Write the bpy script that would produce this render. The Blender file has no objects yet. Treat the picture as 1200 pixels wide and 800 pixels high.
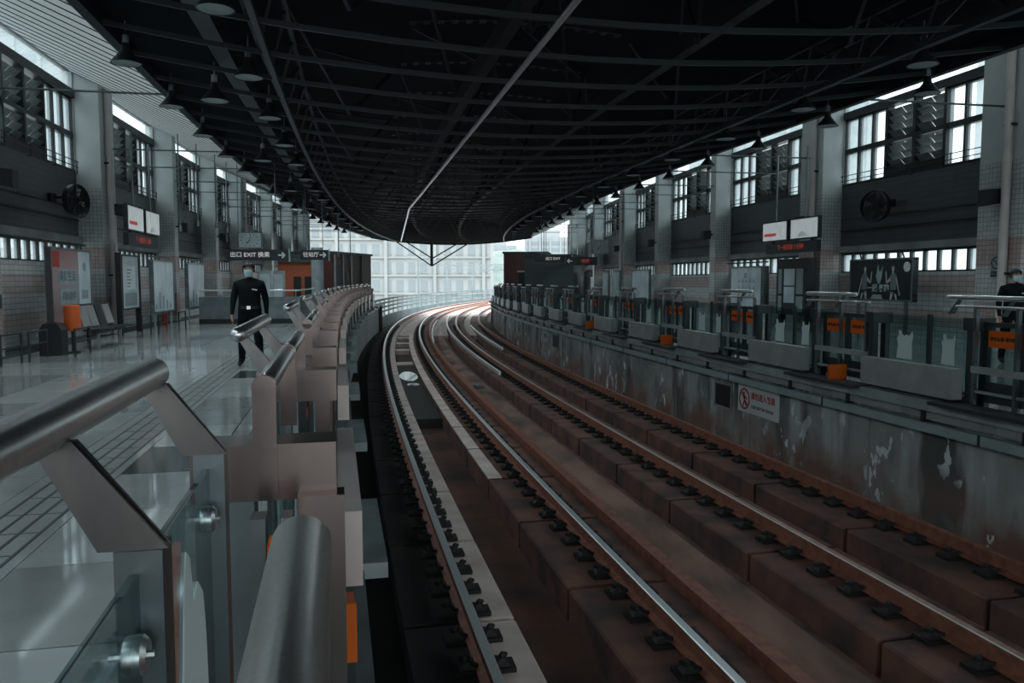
import bpy, bmesh, math, random
from mathutils import Vector, Matrix
random.seed(7)
C = bpy.context.scene.collection
SC = bpy.context.scene
PI = math.pi

# ------------------------------------------------------------------ camera, sky, exposure
cam_d = bpy.data.cameras.new('camera'); cam_d.lens = 27.9; cam_d.sensor_width = 36; cam_d.clip_end = 2000; cam_d.clip_start = 0.02
cam = bpy.data.objects.new('camera', cam_d); C.objects.link(cam)
cam.location = (0, 0, 1.46); cam.rotation_euler = (math.radians(90 - 4.4), 0, 0)
SC.camera = cam
W = bpy.data.worlds.new('sky'); SC.world = W; W.use_nodes = True
wn = W.node_tree.nodes; wl = W.node_tree.links
bg = wn['Background']; bg.inputs[1].default_value = 1.9
tc = wn.new('ShaderNodeTexCoord'); sx = wn.new('ShaderNodeSeparateXYZ'); rp = wn.new('ShaderNodeValToRGB')
wl.new(tc.outputs['Generated'], sx.inputs[0]); wl.new(sx.outputs[2], rp.inputs[0]); wl.new(rp.outputs[0], bg.inputs[0])
rp.color_ramp.elements[0].position = 0.0; rp.color_ramp.elements[0].color = (0.25, 0.275, 0.28, 1)      # overcast sky, three times brighter overhead than at the horizon
rp.color_ramp.elements[1].position = 1.0; rp.color_ramp.elements[1].color = (0.76, 0.84, 0.87, 1)
SC.view_settings.view_transform = 'Standard'; SC.view_settings.look = 'None'
SC.view_settings.gamma = 1; SC.view_settings.exposure = 1.85
SC.cycles.max_bounces = 10; SC.cycles.diffuse_bounces = 5; SC.cycles.glossy_bounces = 4
SC.cycles.transparent_max_bounces = 16; SC.cycles.caustics_reflective = False; SC.cycles.caustics_refractive = False
SC.cycles.sample_clamp_indirect = 4

# ------------------------------------------------------------------ the curve of the line (left rail of the near track)
K = [-4.523112748957125e-08, 1.7216173389333537e-05, 0.0005002883000424709, -0.2243646124714996, 1.0014192386508036]
def fx(y): return (((K[0]*y + K[1])*y + K[2])*y + K[3])*y + K[4]
def fd(y): return ((4*K[0]*y + 3*K[1])*y + 2*K[2])*y + K[3]
YS = [-30 + 0.05*i for i in range(4201)]
SS = [0.0]
for i in range(1, len(YS)):
    SS.append(SS[-1] + math.hypot(fx(YS[i]) - fx(YS[i-1]), 0.05))
_s0 = SS[600]
SS = [v - _s0 for v in SS]
import bisect
def yofs(s):
    i = max(1, min(len(SS) - 1, bisect.bisect(SS, s)))
    t = (s - SS[i-1])/(SS[i] - SS[i-1])
    return YS[i-1] + t*(YS[i] - YS[i-1])
def P(s, o, z=0.0):          # distance along the line, distance to the right of the rail, height
    y = yofs(s); d = fd(y); h = math.hypot(1, d)
    return Vector((fx(y) + o/h, y - o*d/h, z))
def ang(s): return -(-math.atan(fd(yofs(s)))) * -1
def rot(s): return -math.atan(fd(yofs(s)))      # local +X to the right, +Y along the line

# ------------------------------------------------------------------ mesh helpers
class MB:
    def __init__(self): self.v = []; self.f = []; self.m = []
    def add(self, vs, fs, mi=0):
        b = len(self.v); self.v += [tuple(p) for p in vs]
        self.f += [tuple(i + b for i in f) for f in fs]; self.m += [mi]*len(fs)
    def hexa(self, p, mi=0):
        self.add(p, [(0,3,2,1),(4,5,6,7),(0,1,5,4),(1,2,6,5),(2,3,7,6),(3,0,4,7)], mi)
    def box(self, x0, x1, y0, y1, z0, z1, mi=0):
        self.hexa([(x0,y0,z0),(x1,y0,z0),(x1,y1,z0),(x0,y1,z0),(x0,y0,z1),(x1,y0,z1),(x1,y1,z1),(x0,y1,z1)], mi)
    def bar(self, a, b, w, h=None, mi=0, up=(0,0,1)):   # square bar from a to b
        h = h or w; a = Vector(a); b = Vector(b); t = (b - a).normalized()
        u = Vector(up)
        if abs(t.dot(u)) > .95: u = Vector((0,1,0)) if abs(t.y) < .9 else Vector((1,0,0))
        r = t.cross(u).normalized(); u = r.cross(t)
        q = [(-1,-1),(1,-1),(1,1),(-1,1)]
        p = [a + r*(w/2*i) + u*(h/2*j) for i, j in q] + [b + r*(w/2*i) + u*(h/2*j) for i, j in q]
        self.add(p, [(0,1,2,3),(7,6,5,4),(0,4,5,1),(1,5,6,2),(2,6,7,3),(3,7,4,0)], mi)
    def tube(self, pts, r, n=10, mi=0, caps=True):
        pts = [Vector(p) for p in pts]; rings = []
        for i, p in enumerate(pts):
            t = (pts[min(i+1, len(pts)-1)] - pts[max(i-1, 0)]).normalized()
            u = Vector((0,0,1)) if abs(t.z) < .9 else Vector((1,0,0))
            a = t.cross(u).normalized(); b = a.cross(t)
            rr = r[i] if isinstance(r, (list, tuple)) else r
            rings.append([p + (a*math.cos(2*PI*k/n) + b*math.sin(2*PI*k/n))*rr for k in range(n)])
        vs = [q for g in rings for q in g]; fs = []
        for i in range(len(pts) - 1):
            for k in range(n):
                fs.append((i*n+k, i*n+(k+1)%n, (i+1)*n+(k+1)%n, (i+1)*n+k))
        if caps: fs.append(tuple(range(n-1,-1,-1))); fs.append(tuple((len(pts)-1)*n+k for k in range(n)))
        self.add(vs, fs, mi)
    def lathe(self, prof, n=16, at=(0,0,0), mi=0, ax='z'):
        vs = []; fs = []
        for r, z in prof:
            for k in range(n):
                c, s = math.cos(2*PI*k/n)*r, math.sin(2*PI*k/n)*r
                q = (c, s, z) if ax == 'z' else ((z, c, s) if ax == 'x' else (c, z, s))
                vs.append((q[0]+at[0], q[1]+at[1], q[2]+at[2]))
        for i in range(len(prof) - 1):
            for k in range(n): fs.append((i*n+k, i*n+(k+1)%n, (i+1)*n+(k+1)%n, (i+1)*n+k))
        self.add(vs, fs, mi)
    def prism(self, poly, a, b, ax='x', mi=0):
        n = len(poly); g = []
        for t in (a, b):
            for p, q in poly: g.append((t,p,q) if ax == 'x' else ((p,t,q) if ax == 'y' else (p,q,t)))
        self.add(g, [tuple(range(n-1,-1,-1)), tuple(range(n, 2*n))] + [(i,(i+1)%n,(i+1)%n+n,i+n) for i in range(n)], mi)
    def sweep(self, ss, prof, mi=None):                 # closed profile of (offset, height) drawn along the line
        n = len(prof); vs = [P(s, o, z) for s in ss for o, z in prof]; b = len(self.v)
        self.v += [tuple(p) for p in vs]
        for i in range(len(ss) - 1):
            for k in range(n):
                self.f.append((b+i*n+k, b+(i+1)*n+k, b+(i+1)*n+(k+1)%n, b+i*n+(k+1)%n)); self.m.append(mi[k] if mi else 0)
        self.f.append(tuple(b+k for k in range(n))); self.f.append(tuple(b+(len(ss)-1)*n+k for k in range(n-1,-1,-1)))
        self.m += [0, 0]
    def mesh(self, name, mats, smooth=False):
        me = bpy.data.meshes.new(name); me.from_pydata(self.v, [], self.f)
        for m in (mats if isinstance(mats, (list, tuple)) else [mats]): me.materials.append(m)
        me.polygons.foreach_set('material_index', self.m)
        bm = bmesh.new(); bm.from_mesh(me); bmesh.ops.recalc_face_normals(bm, faces=bm.faces); bm.to_mesh(me); bm.free()
        if smooth: me.shade_smooth(); 
        me.update(); return me
    def build(self, name, mats, parent=None, smooth=False):
        return link(name, self.mesh(name, mats, smooth), parent)
def link(name, me, parent=None, loc=None, rz=None):
    o = bpy.data.objects.new(name, me); C.objects.link(o)
    if parent: o.parent = parent
    if loc is not None: o.location = loc
    if rz is not None: o.rotation_euler = (0, 0, rz)
    return o
def autosmooth(o):
    for p in o.data.polygons: p.use_smooth = True
    o.data.set_sharp_from_angle(angle=math.radians(40)) if hasattr(o.data, 'set_sharp_from_angle') else None
    return o
def tag(o, label=None, cat=None, group=None, kind=None):
    if label: o['label'] = label
    if cat: o['category'] = cat
    if group: o['group'] = group
    if kind: o['kind'] = kind
    return o
def thing(name, label, cat, loc=(0,0,0), rz=0, group=None):
    o = link(name, None, None, loc, rz); o.empty_display_size = .1
    return tag(o, label, cat, group)
def struct(o, label=None, cat=None): return tag(o, label, cat, None, 'structure')
def copy_tree(o, parent=None):
    c = o.copy(); C.objects.link(c); c.parent = parent
    for ch in list(o.children): copy_tree(ch, c)
    return c
def frange(a, b, st):
    n = max(1, int(round((b - a)/st))); return [a + (b - a)*i/n for i in range(n + 1)]
ORD = ['nearest','second','third','fourth','fifth','sixth','seventh','eighth','ninth','tenth','eleventh','twelfth','thirteenth','fourteenth','fifteenth','sixteenth','seventeenth','eighteenth','nineteenth','twentieth']
def text_mesh(body, size, mat, name='lettering', bold=0.0):   # lies in local XY, centred
    cu = bpy.data.curves.new(name, 'FONT'); cu.body = body; cu.size = size; cu.align_x = 'CENTER'; cu.align_y = 'CENTER'
    cu.extrude = 0.001; cu.offset = bold; cu.resolution_u = 2
    o = bpy.data.objects.new(name, cu); C.objects.link(o)
    bpy.context.view_layer.update()
    me = bpy.data.meshes.new_from_object(o.evaluated_get(bpy.context.evaluated_depsgraph_get()))
    bpy.data.objects.remove(o); me.materials.clear(); me.materials.append(mat); return me

# ------------------------------------------------------------------ materials
def mat(name, col, rough=.6, metal=0.0, col2=None, scale=4.0, bump=0.0, bscale=None, spec=.5, stretch=None, detail=5, emit=None, lo=.35, hi=.65):
    m = bpy.data.materials.new(name); m.use_nodes = True; n = m.node_tree.nodes; l = m.node_tree.links; b = n['Principled BSDF']
    b.inputs['Base Color'].default_value = (*col, 1); b.inputs['Roughness'].default_value = rough; b.inputs['Metallic'].default_value = metal
    b.inputs['Specular IOR Level'].default_value = spec
    if col2 or bump:
        t = n.new('ShaderNodeTexCoord'); mp = n.new('ShaderNodeMapping'); l.new(t.outputs['Object'], mp.inputs[0])
        if stretch: mp.inputs['Scale'].default_value = stretch
        ns = n.new('ShaderNodeTexNoise'); ns.inputs['Scale'].default_value = scale; ns.inputs['Detail'].default_value = detail; l.new(mp.outputs[0], ns.inputs[0])
        if col2:
            r = n.new('ShaderNodeValToRGB'); r.color_ramp.elements[0].position = lo; r.color_ramp.elements[1].position = hi
            r.color_ramp.elements[0].color = (*col, 1); r.color_ramp.elements[1].color = (*col2, 1)
            l.new(ns.outputs[0], r.inputs[0]); l.new(r.outputs[0], b.inputs['Base Color'])
        if bump:
            nb = ns
            if bscale:
                nb = n.new('ShaderNodeTexNoise'); nb.inputs['Scale'].default_value = bscale; nb.inputs['Detail'].default_value = 4; l.new(mp.outputs[0], nb.inputs[0])
            bp = n.new('ShaderNodeBump'); bp.inputs['Strength'].default_value = bump; bp.inputs['Distance'].default_value = .02
            l.new(nb.outputs[0], bp.inputs['Height']); l.new(bp.outputs[0], b.inputs['Normal'])
    if emit:
        b.inputs['Emission Color'].default_value = (*emit[0], 1); b.inputs['Emission Strength'].default_value = emit[1]
    return m
def tile_mat(name, col, grout, w, h, rough=.25, bands=()):
    m = bpy.data.materials.new(name); m.use_nodes = True; n = m.node_tree.nodes; l = m.node_tree.links; b = n['Principled BSDF']
    t = n.new('ShaderNodeTexCoord'); s = n.new('ShaderNodeSeparateXYZ'); l.new(t.outputs['Object'], s.inputs[0])
    a = n.new('ShaderNodeMath'); l.new(s.outputs[0], a.inputs[0]); l.new(s.outputs[1], a.inputs[1])
    c = n.new('ShaderNodeCombineXYZ'); l.new(a.outputs[0], c.inputs[0]); l.new(s.outputs[2], c.inputs[1])
    br = n.new('ShaderNodeTexBrick'); br.offset = 0; l.new(c.outputs[0], br.inputs['Vector'])
    br.inputs['Color1'].default_value = (*col, 1); br.inputs['Color2'].default_value = (*[x*.8 for x in col], 1); br.inputs['Mortar'].default_value = (*grout, 1)
    br.inputs['Scale'].default_value = 1; br.inputs['Brick Width'].default_value = w; br.inputs['Row Height'].default_value = h
    br.inputs['Mortar Size'].default_value = min(w, h)*.055; br.inputs['Mortar Smooth'].default_value = .2
    out = br.outputs['Color']
    for z0, z1, cc in bands:                               # courses of tiles in another colour
        gt = n.new('ShaderNodeMath'); gt.operation = 'GREATER_THAN'; gt.inputs[1].default_value = z0; l.new(s.outputs[2], gt.inputs[0])
        lt = n.new('ShaderNodeMath'); lt.operation = 'LESS_THAN'; lt.inputs[1].default_value = z1; l.new(s.outputs[2], lt.inputs[0])
        mu = n.new('ShaderNodeMath'); mu.operation = 'MULTIPLY'; l.new(gt.outputs[0], mu.inputs[0]); l.new(lt.outputs[0], mu.inputs[1])
        mx = n.new('ShaderNodeMix'); mx.data_type = 'RGBA'; mx.blend_type = 'MULTIPLY'
        l.new(mu.outputs[0], mx.inputs['Factor']); l.new(out, mx.inputs['A']); mx.inputs['B'].default_value = (*cc, 1); out = mx.outputs['Result']
    l.new(out, b.inputs['Base Color']); b.inputs['Roughness'].default_value = rough
    bp = n.new('ShaderNodeBump'); bp.invert = True; bp.inputs['Strength'].default_value = .4; bp.inputs['Distance'].default_value = .005
    l.new(br.outputs['Fac'], bp.inputs['Height']); l.new(bp.outputs[0], b.inputs['Normal'])
    return m
def translucent_mat(name, col, tcol, f):
    m = mat(name, col, .5); n = m.node_tree.nodes; l = m.node_tree.links
    t = n.new('ShaderNodeBsdfTranslucent'); t.inputs[0].default_value = (*tcol, 1); mx = n.new('ShaderNodeMixShader'); mx.inputs[0].default_value = f
    l.new(n['Principled BSDF'].outputs[0], mx.inputs[1]); l.new(t.outputs[0], mx.inputs[2]); l.new(mx.outputs[0], n['Material Output'].inputs[0]); return m
def glass_mat(name, tint=(.8,.88,.9), rough=.03, fac=.12, diffuse=0.0):
    m = bpy.data.materials.new(name); m.use_nodes = True; n = m.node_tree.nodes; l = m.node_tree.links; n.remove(n['Principled BSDF'])
    tr = n.new('ShaderNodeBsdfTransparent'); tr.inputs[0].default_value = (*tint, 1)
    gl = n.new('ShaderNodeBsdfGlossy'); gl.inputs['Roughness'].default_value = rough
    lw = n.new('ShaderNodeLayerWeight'); lw.inputs['Blend'].default_value = .5
    pw = n.new('ShaderNodeMath'); pw.operation = 'POWER'; pw.inputs[1].default_value = 4; l.new(lw.outputs['Facing'], pw.inputs[0])
    fr = n.new('ShaderNodeMath'); fr.operation = 'MULTIPLY_ADD'; fr.inputs[1].default_value = .6; fr.inputs[2].default_value = .04; l.new(pw.outputs[0], fr.inputs[0])
    mx = n.new('ShaderNodeMixShader'); l.new(fr.outputs[0], mx.inputs[0]); l.new(tr.outputs[0], mx.inputs[1]); l.new(gl.outputs[0], mx.inputs[2])
    o = mx
    if diffuse:
        tl = n.new('ShaderNodeBsdfTranslucent'); tl.inputs[0].default_value = (.8,.85,.87,1)
        m2 = n.new('ShaderNodeMixShader'); m2.inputs[0].default_value = diffuse; l.new(mx.outputs[0], m2.inputs[1]); l.new(tl.outputs[0], m2.inputs[2]); o = m2
    l.new(o.outputs[0], n['Material Output'].inputs[0]); return m

M = {}
M['tile_floor'] = mat('floor_tile_light', (.41,.44,.447), .06, col2=(.47,.50,.506), scale=3, spec=1.0)
M['tile_floor2'] = mat('floor_tile_grey', (.27,.295,.30), .08, spec=1.0, col2=(.31,.335,.34), scale=3)
M['tile_dark'] = mat('floor_tile_dark', (.05,.058,.062), .12, col2=(.08,.09,.092), scale=6)
M['grout'] = mat('grout', (.06,.07,.07), .8)
M['tactile'] = mat('tactile_strip', (.012,.016,.018), .5)
M['wall_tile'] = tile_mat('white_wall_tile', (.60,.63,.63), (.15,.165,.17), .24, .12, .3, [(1.15,1.6,(.86,.66,.62)),(.35,.75,(.86,.68,.64))])
M['wall_tile_dark'] = tile_mat('grey_upper_tile', (.065,.075,.08), (.03,.036,.04), .42, .14, .45)
M['pilaster_tile'] = tile_mat('pilaster_tile', (.46,.48,.48), (.13,.145,.15), .1, .1, .3, [(1.75,2.35,(.85,.62,.58)),(.2,1.0,(.82,.62,.58))])
M['paint'] = mat('pale_paint', (.46,.49,.49), .6, col2=(.38,.41,.415), scale=1.2)
M['frame'] = mat('dark_window_frame', (.016,.021,.024), .45, .4)
M['louvre'] = mat('louvre_slat', (.24,.27,.27), .5, col2=(.16,.18,.18), scale=3)
M['pane'] = glass_mat('window_glass', (.86,.91,.92), diffuse=.12)
M['glass'] = glass_mat('gate_glass', (.64,.74,.75))
M['slat'] = translucent_mat('translucent_ceiling_sheet', (.36,.385,.385), (.46,.48,.48), .5)  # translucency added so daylight through the ceiling brightens the platforms
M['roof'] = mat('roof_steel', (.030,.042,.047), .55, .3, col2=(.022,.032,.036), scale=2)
M['roof_light'] = mat('roof_purlin_steel', (.042,.056,.062), .5, .3)
M['purlin'] = mat('roof_purlin', (.026,.036,.040), .5, .3)
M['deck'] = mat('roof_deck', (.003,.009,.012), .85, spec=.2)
M['steel'] = mat('brushed_stainless', (.68,.69,.69), .31, 1, col2=(.76,.76,.76), scale=6, stretch=(30,30,1.5), bump=.02)
M['steel_warm'] = mat('brushed_stainless_plate', (.25,.195,.18), .26, 1, col2=(.21,.175,.165), scale=1.5, stretch=(3,3,1))  # warm reflected tint of the left gates is put into the steel colour
M['steel_dark'] = mat('dull_stainless', (.20,.235,.25), .38, .9, col2=(.14,.165,.175), scale=3)
M['gate_dark'] = mat('gate_frame_grey', (.055,.068,.073), .4, .6)
M['block'] = mat('scuffed_stainless_box', (.44,.46,.465), .42, .35, col2=(.33,.35,.355), scale=3)
M['block_warm'] = mat('pale_stainless_box', (.62,.55,.52), .45, .5, col2=(.52,.46,.44), scale=3)  # same warm reflected tint put into the box colour
M['bracket'] = mat('bracket_plate', (.20,.185,.178), .3, .95, col2=(.13,.135,.14), scale=2, stretch=(8,8,2))
M['orange'] = translucent_mat('orange_vinyl', (.98,.27,.035), (.98,.30,.04), .5)
M['orange_dark'] = mat('orange_box_paint', (.62,.11,.02), .5)
M['black'] = mat('black_paint', (.010,.013,.015), .5)
M['ink'] = mat('dark_ink', (.03,.02,.02), .7)
M['white'] = translucent_mat('white_film', (.88,.9,.9), (.9,.92,.92), .5)
M['red'] = mat('red_paint', (.35,.03,.025), .5)
M['rust'] = mat('rusty_rail', (.33,.13,.085), .55, .3, col2=(.19,.08,.055), scale=9)
M['railtop'] = mat('polished_rail_head', (.78,.82,.83), .33, .6)
M['railtop2'] = mat('rubbed_rail_head', (.36,.22,.17), .4, .8, col2=(.26,.15,.11), scale=12)
M['fast'] = mat('rail_clip_iron', (.022,.020,.021), .6, .4)
M['plinth_pale'] = mat('pale_plinth_concrete', (.66,.56,.52), .85, col2=(.48,.39,.36), scale=2.2, bump=.15, bscale=40)
M['plinth'] = mat('rust_stained_plinth', (.165,.074,.052), .85, col2=(.05,.034,.03), scale=2.6, detail=8, bump=.2, bscale=40)
M['bed'] = mat('trackbed_dirt', (.15,.066,.042), .85, col2=(.04,.027,.022), scale=1.1, bump=.2, bscale=25)
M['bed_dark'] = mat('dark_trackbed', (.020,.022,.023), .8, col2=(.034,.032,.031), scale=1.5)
M['median'] = mat('dusty_slab', (.27,.155,.115), .85, col2=(.065,.042,.035), scale=1.5, stretch=(1,.35,1), bump=.1, bscale=20)
M['concrete'] = mat('platform_concrete', (.26,.27,.27), .8, col2=(.17,.18,.18), scale=1.2, bump=.1, bscale=25)
M['pale_conc'] = mat('pale_concrete', (.46,.48,.48), .8, col2=(.34,.36,.36), scale=1.5, stretch=(1,1,.3), bump=.1, bscale=25)
M['ledge'] = mat('ledge_plate', (.34,.39,.40), .5, .2, col2=(.24,.29,.30), scale=3)
M['rubber'] = mat('dark_sill', (.022,.027,.03), .6)
M['tray'] = mat('cable_tray_paint', (.34,.42,.43), .45, .2, col2=(.27,.34,.35), scale=2)
M['pipe'] = mat('downpipe_paint', (.52,.47,.45), .4, col2=(.44,.40,.385), scale=2)
M['booth'] = mat('dark_red_cladding', (.085,.030,.027), .5, col2=(.06,.026,.025), scale=2)
M['booth_grey'] = mat('grey_cladding', (.055,.068,.07), .5)
M['orange_wall'] = mat('orange_wall_paint', (.50,.12,.045), .6, col2=(.40,.10,.045), scale=1)
M['poster_pale'] = mat('pale_poster', (.50,.57,.60), .35, col2=(.36,.43,.46), scale=1.6, lo=.4, hi=.62)
M['poster_rose'] = mat('rose_grey_poster', (.30,.12,.115), .35, col2=(.22,.20,.22), scale=.8)
M['poster_dark'] = mat('dark_poster', (.006,.014,.018), .25)
M['print_grey'] = mat('grey_print', (.25,.29,.30), .5, col2=(.16,.19,.2), scale=20)
M['print_skin'] = mat('pale_print', (.42,.36,.34), .5)
M['print_mid'] = mat('slate_print', (.10,.13,.14), .5)
M['screen'] = mat('lit_screen', (.3,.33,.34), .3, col2=(.4,.42,.42), scale=3, emit=((.62,.68,.70), .10))
M['led_red'] = mat('red_led_text', (.2,.02,.02), .5, emit=((.5,.06,.04), .12))
M['sign_white'] = mat('lit_sign_letters', (.6,.62,.62), .5, emit=((.8,.72,.68), .12))
M['cloth'] = mat('dark_uniform', (.006,.008,.010), .9, bump=.2, scale=14, spec=.15)
M['skin'] = mat('skin', (.36,.20,.15), .55)
M['hair'] = mat('black_hair', (.006,.006,.007), .6)
M['mask'] = mat('surgical_mask', (.36,.55,.60), .8)
M['facade'] = mat('pale_facade', (.34,.35,.348), .8, col2=(.30,.312,.312), scale=.15)
M['fac_glass'] = mat('hazy_window', (.22,.25,.262), .45)  # distance haze put into these window, tower and hill colours
M['tower'] = mat('hazy_tower', (.34,.36,.37), .9, col2=(.30,.325,.335), scale=.1)
M['hill'] = mat('hazy_hill_trees', (.20,.235,.22), .95, col2=(.14,.175,.165), scale=.4)
M['ground'] = mat('street_ground', (.34,.35,.34), .9)
M['parapet'] = mat('viaduct_parapet', (.20,.27,.28), .7, col2=(.15,.2,.21), scale=1)
M['mast'] = mat('mast_grey', (.22,.26,.27), .6)
M['puddle'] = mat('standing_water', (.05,.06,.06), .03, spec=1.0)

# stained trackside wall: pale streaks, dark damp and a rusty skirt are marks of the wall itself
def stained_wall():
    m = bpy.data.materials.new('stained_concrete'); m.use_nodes = True; n = m.node_tree.nodes; l = m.node_tree.links; b = n['Principled BSDF']
    b.inputs['Roughness'].default_value = .8
    t = n.new('ShaderNodeTexCoord')
    def noise(scale, st, detail=5):
        mp = n.new('ShaderNodeMapping'); mp.inputs['Scale'].default_value = st; l.new(t.outputs['Object'], mp.inputs[0])
        x = n.new('ShaderNodeTexNoise'); x.inputs['Scale'].default_value = scale; x.inputs['Detail'].default_value = detail; l.new(mp.outputs[0], x.inputs[0]); return x.outputs[0]
    def ramp(src, p0, p1, c0, c1):
        r = n.new('ShaderNodeValToRGB'); r.color_ramp.elements[0].position = p0; r.color_ramp.elements[1].position = p1
        r.color_ramp.elements[0].color = (*c0, 1); r.color_ramp.elements[1].color = (*c1, 1); l.new(src, r.inputs[0]); return r.outputs[0]
    def mix(f, a, c, mode='MIX'):
        x = n.new('ShaderNodeMix'); x.data_type = 'RGBA'; x.blend_type = mode; l.new(f, x.inputs['Factor']); l.new(a, x.inputs['A'])
        if isinstance(c, tuple): x.inputs['B'].default_value = (*c, 1)
        else: l.new(c, x.inputs['B'])
        return x.outputs['Result']
    base = ramp(noise(.9, (1,1,1)), .35, .68, (.15,.158,.158), (.36,.37,.365))
    base = mix(ramp(noise(2.2, (1,1,.12)), .55, .64, (0,0,0), (.9,.9,.9)), base, (.40,.42,.42))
    base = mix(ramp(noise(1.3, (1,1,.3)), .54, .62, (0,0,0), (.85,.85,.85)), base, (.045,.05,.052))
    s = n.new('ShaderNodeSeparateXYZ'); l.new(t.outputs['Object'], s.inputs[0])
    mr = n.new('ShaderNodeMapRange'); mr.inputs['From Min'].default_value = -.75; mr.inputs['From Max'].default_value = -1.35; l.new(s.outputs[2], mr.inputs['Value'])
    nm = n.new('ShaderNodeMath'); nm.operation = 'MULTIPLY'; l.new(mr.outputs[0], nm.inputs[0]); l.new(ramp(noise(1.4, (1,1,1)), .38, .6, (.2,.2,.2), (1,1,1)), nm.inputs[1])
    base = mix(nm.outputs[0], base, (.19,.10,.075))
    fl = n.new('ShaderNodeMath'); fl.operation = 'MULTIPLY'
    l.new(ramp(noise(5, (1,1,.6), 8), .60, .62, (0,0,0), (1,1,1)), fl.inputs[0]); l.new(ramp(noise(.5, (1,1,1)), .48, .56, (0,0,0), (1,1,1)), fl.inputs[1])
    base = mix(fl.outputs[0], base, (.60,.63,.63))
    l.new(base, b.inputs['Base Color'])
    bp = n.new('ShaderNodeBump'); bp.inputs['Strength'].default_value = .2; bp.inputs['Distance'].default_value = .02
    l.new(noise(18, (1,1,1)), bp.inputs['Height']); l.new(bp.outputs[0], b.inputs['Normal']); return m
M['stained'] = stained_wall()

# ------------------------------------------------------------------ large structure
def sweep_obj(name, m, s0, s1, prof, step=1.0, parent=None, mi=None, smooth=False):
    b = MB(); b.sweep(frange(s0, s1, step), prof, mi); return b.build(name, m, parent, smooth)
def rect(o0, o1, z0, z1): return [(o0,z0),(o1,z0),(o1,z1),(o0,z1)]

S_L, S_R = 47.5, 57.5            # where the two platforms end
fl = struct(sweep_obj('floor', M['grout'], -14, S_L, rect(-8.2, -.9, -.22, -.012)), 'left platform floor of glossy grey tiles', 'floor')
struct(sweep_obj('floor', M['concrete'], S_L, 62, rect(-8.2, -3.2, -.22, -.012)), 'left platform floor beyond the last gates', 'floor')
fr = struct(sweep_obj('floor', M['tile_floor2'], -14, 72, rect(5.98, 13.3, -.22, 0)), 'right platform floor behind the stained track wall', 'floor')
bed = struct(sweep_obj('trackbed', M['bed'], -14, 130, rect(-1.1, 6.2, -1.9, -1.6)), 'brown dirty concrete trackbed between the platforms', 'trackbed')
sweep_obj('side_gutter', M['bed_dark'], -6, 60, rect(-1.1, -.5, -1.6, -1.56), parent=bed)
sweep_obj('kerb', M['rust'], -6, 95, rect(1.97, 2.10, -1.6, -1.2), parent=bed)
sweep_obj('median_slab', M['median'], -6, 95, rect(2.10, 2.72, -1.6, -1.40), parent=bed)
sweep_obj('duct_cover', M['plinth'], -6, 95, rect(2.72, 2.9, -1.6, -1.48), parent=bed)
wr = struct(sweep_obj('wall_platform_right', M['stained'], -14, S_R, rect(6.05, 6.4, -1.6, -.1)), 'stained grey concrete wall below the right platform edge', 'wall')
wlp = struct(sweep_obj('wall_platform_left', M['pale_conc'], -14, S_L, rect(-1.4, -1.0, -1.6, -.2)), 'grey concrete wall below the left platform edge', 'wall')
for s0, s1, o0, o1 in ((S_L, S_L+.35, -1.4, -.8), (S_R, S_R+.35, 5.95, 6.5)):
    b = MB(); b.hexa([P(s0,o0,-1.6),P(s0,o1,-1.6),P(s1,o1,-1.6),P(s1,o0,-1.6),P(s0,o0,-.05),P(s0,o1,-.05),P(s1,o1,-.05),P(s1,o0,-.05)])
    b.build('end_post', M['booth'], wlp if o0 < 0 else wr)

# floor tiles
cols = [(-7.15,-6.15),(-6.15,-5.14),(-5.14,-4.12),(-4.12,-3.13),(-2.60,-1.98),(-1.98,-1.36)]
for i in range(46):
    for j, (a, c) in enumerate(cols):
        s0, s1 = 1.6 + i*1.0, 2.6 + i*1.0; g = .006; b = MB()
        p = [P(s0+g, a+g), P(s0+g, c-g), P(s1-g, c-g), P(s1-g, a+g)]
        b.hexa([(q.x,q.y,-.03) for q in p] + [(q.x,q.y,random.uniform(-.0006,.0006)) for q in p])
        dk = i % 6 == 2 or (i % 6 == 5 and j == 4)
        b.build('floor_tile', M['tile_dark'] if (dk and i % 6 == 5) else (M['tile_floor2'] if dk or random.random() < .12 else M['tile_floor']), fl)
sweep_obj('tactile_paving', M['tile_floor'], -2, S_L-.5, rect(-3.13, -2.60, -.03, .0), parent=fl)
for k in range(4):
    o = -3.03 + k*.115
    sweep_obj('tactile_groove', M['tactile'], -2, S_L-.5, rect(o, o+.02, -.01, .003), parent=fl)
for i in range(60):
    b = MB(); q = 2.4 + .4*i; b.hexa([P(q,-3.03,-.01),P(q,-2.665,-.01),P(q+.008,-2.665,-.01),P(q+.008,-3.03,-.01),P(q,-3.03,.002),P(q,-2.665,.002),P(q+.008,-2.665,.002),P(q+.008,-3.03,.002)]); b.build('tactile_joint', M['tactile'], fl)
sweep_obj('edge_paving', M['tile_floor2'], -4, S_L, rect(-1.35, -.9, -.2, .0), parent=fl)
# nosing plates along the left platform edge, one per gate opening
for k in range(-1, 15):
    for a, c, o1, zz in ((-.95, .85, -.86, -.01), (.87, 2.08, -.74, .015)):
        b = MB(); s = 3.32 + 3.05*k; s0, s1 = s + a, s + c
        b.hexa([P(s0,-1.02,-.06+zz),P(s0,o1,-.06+zz),P(s1,o1,-.06+zz),P(s1,-1.02,-.06+zz),P(s0,-1.02,zz+.02),P(s0,o1,zz+.02),P(s1,o1,zz+.02),P(s1,-1.02,zz+.02)])
        b.build('nosing_plate', M['ledge'], fl)
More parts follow.
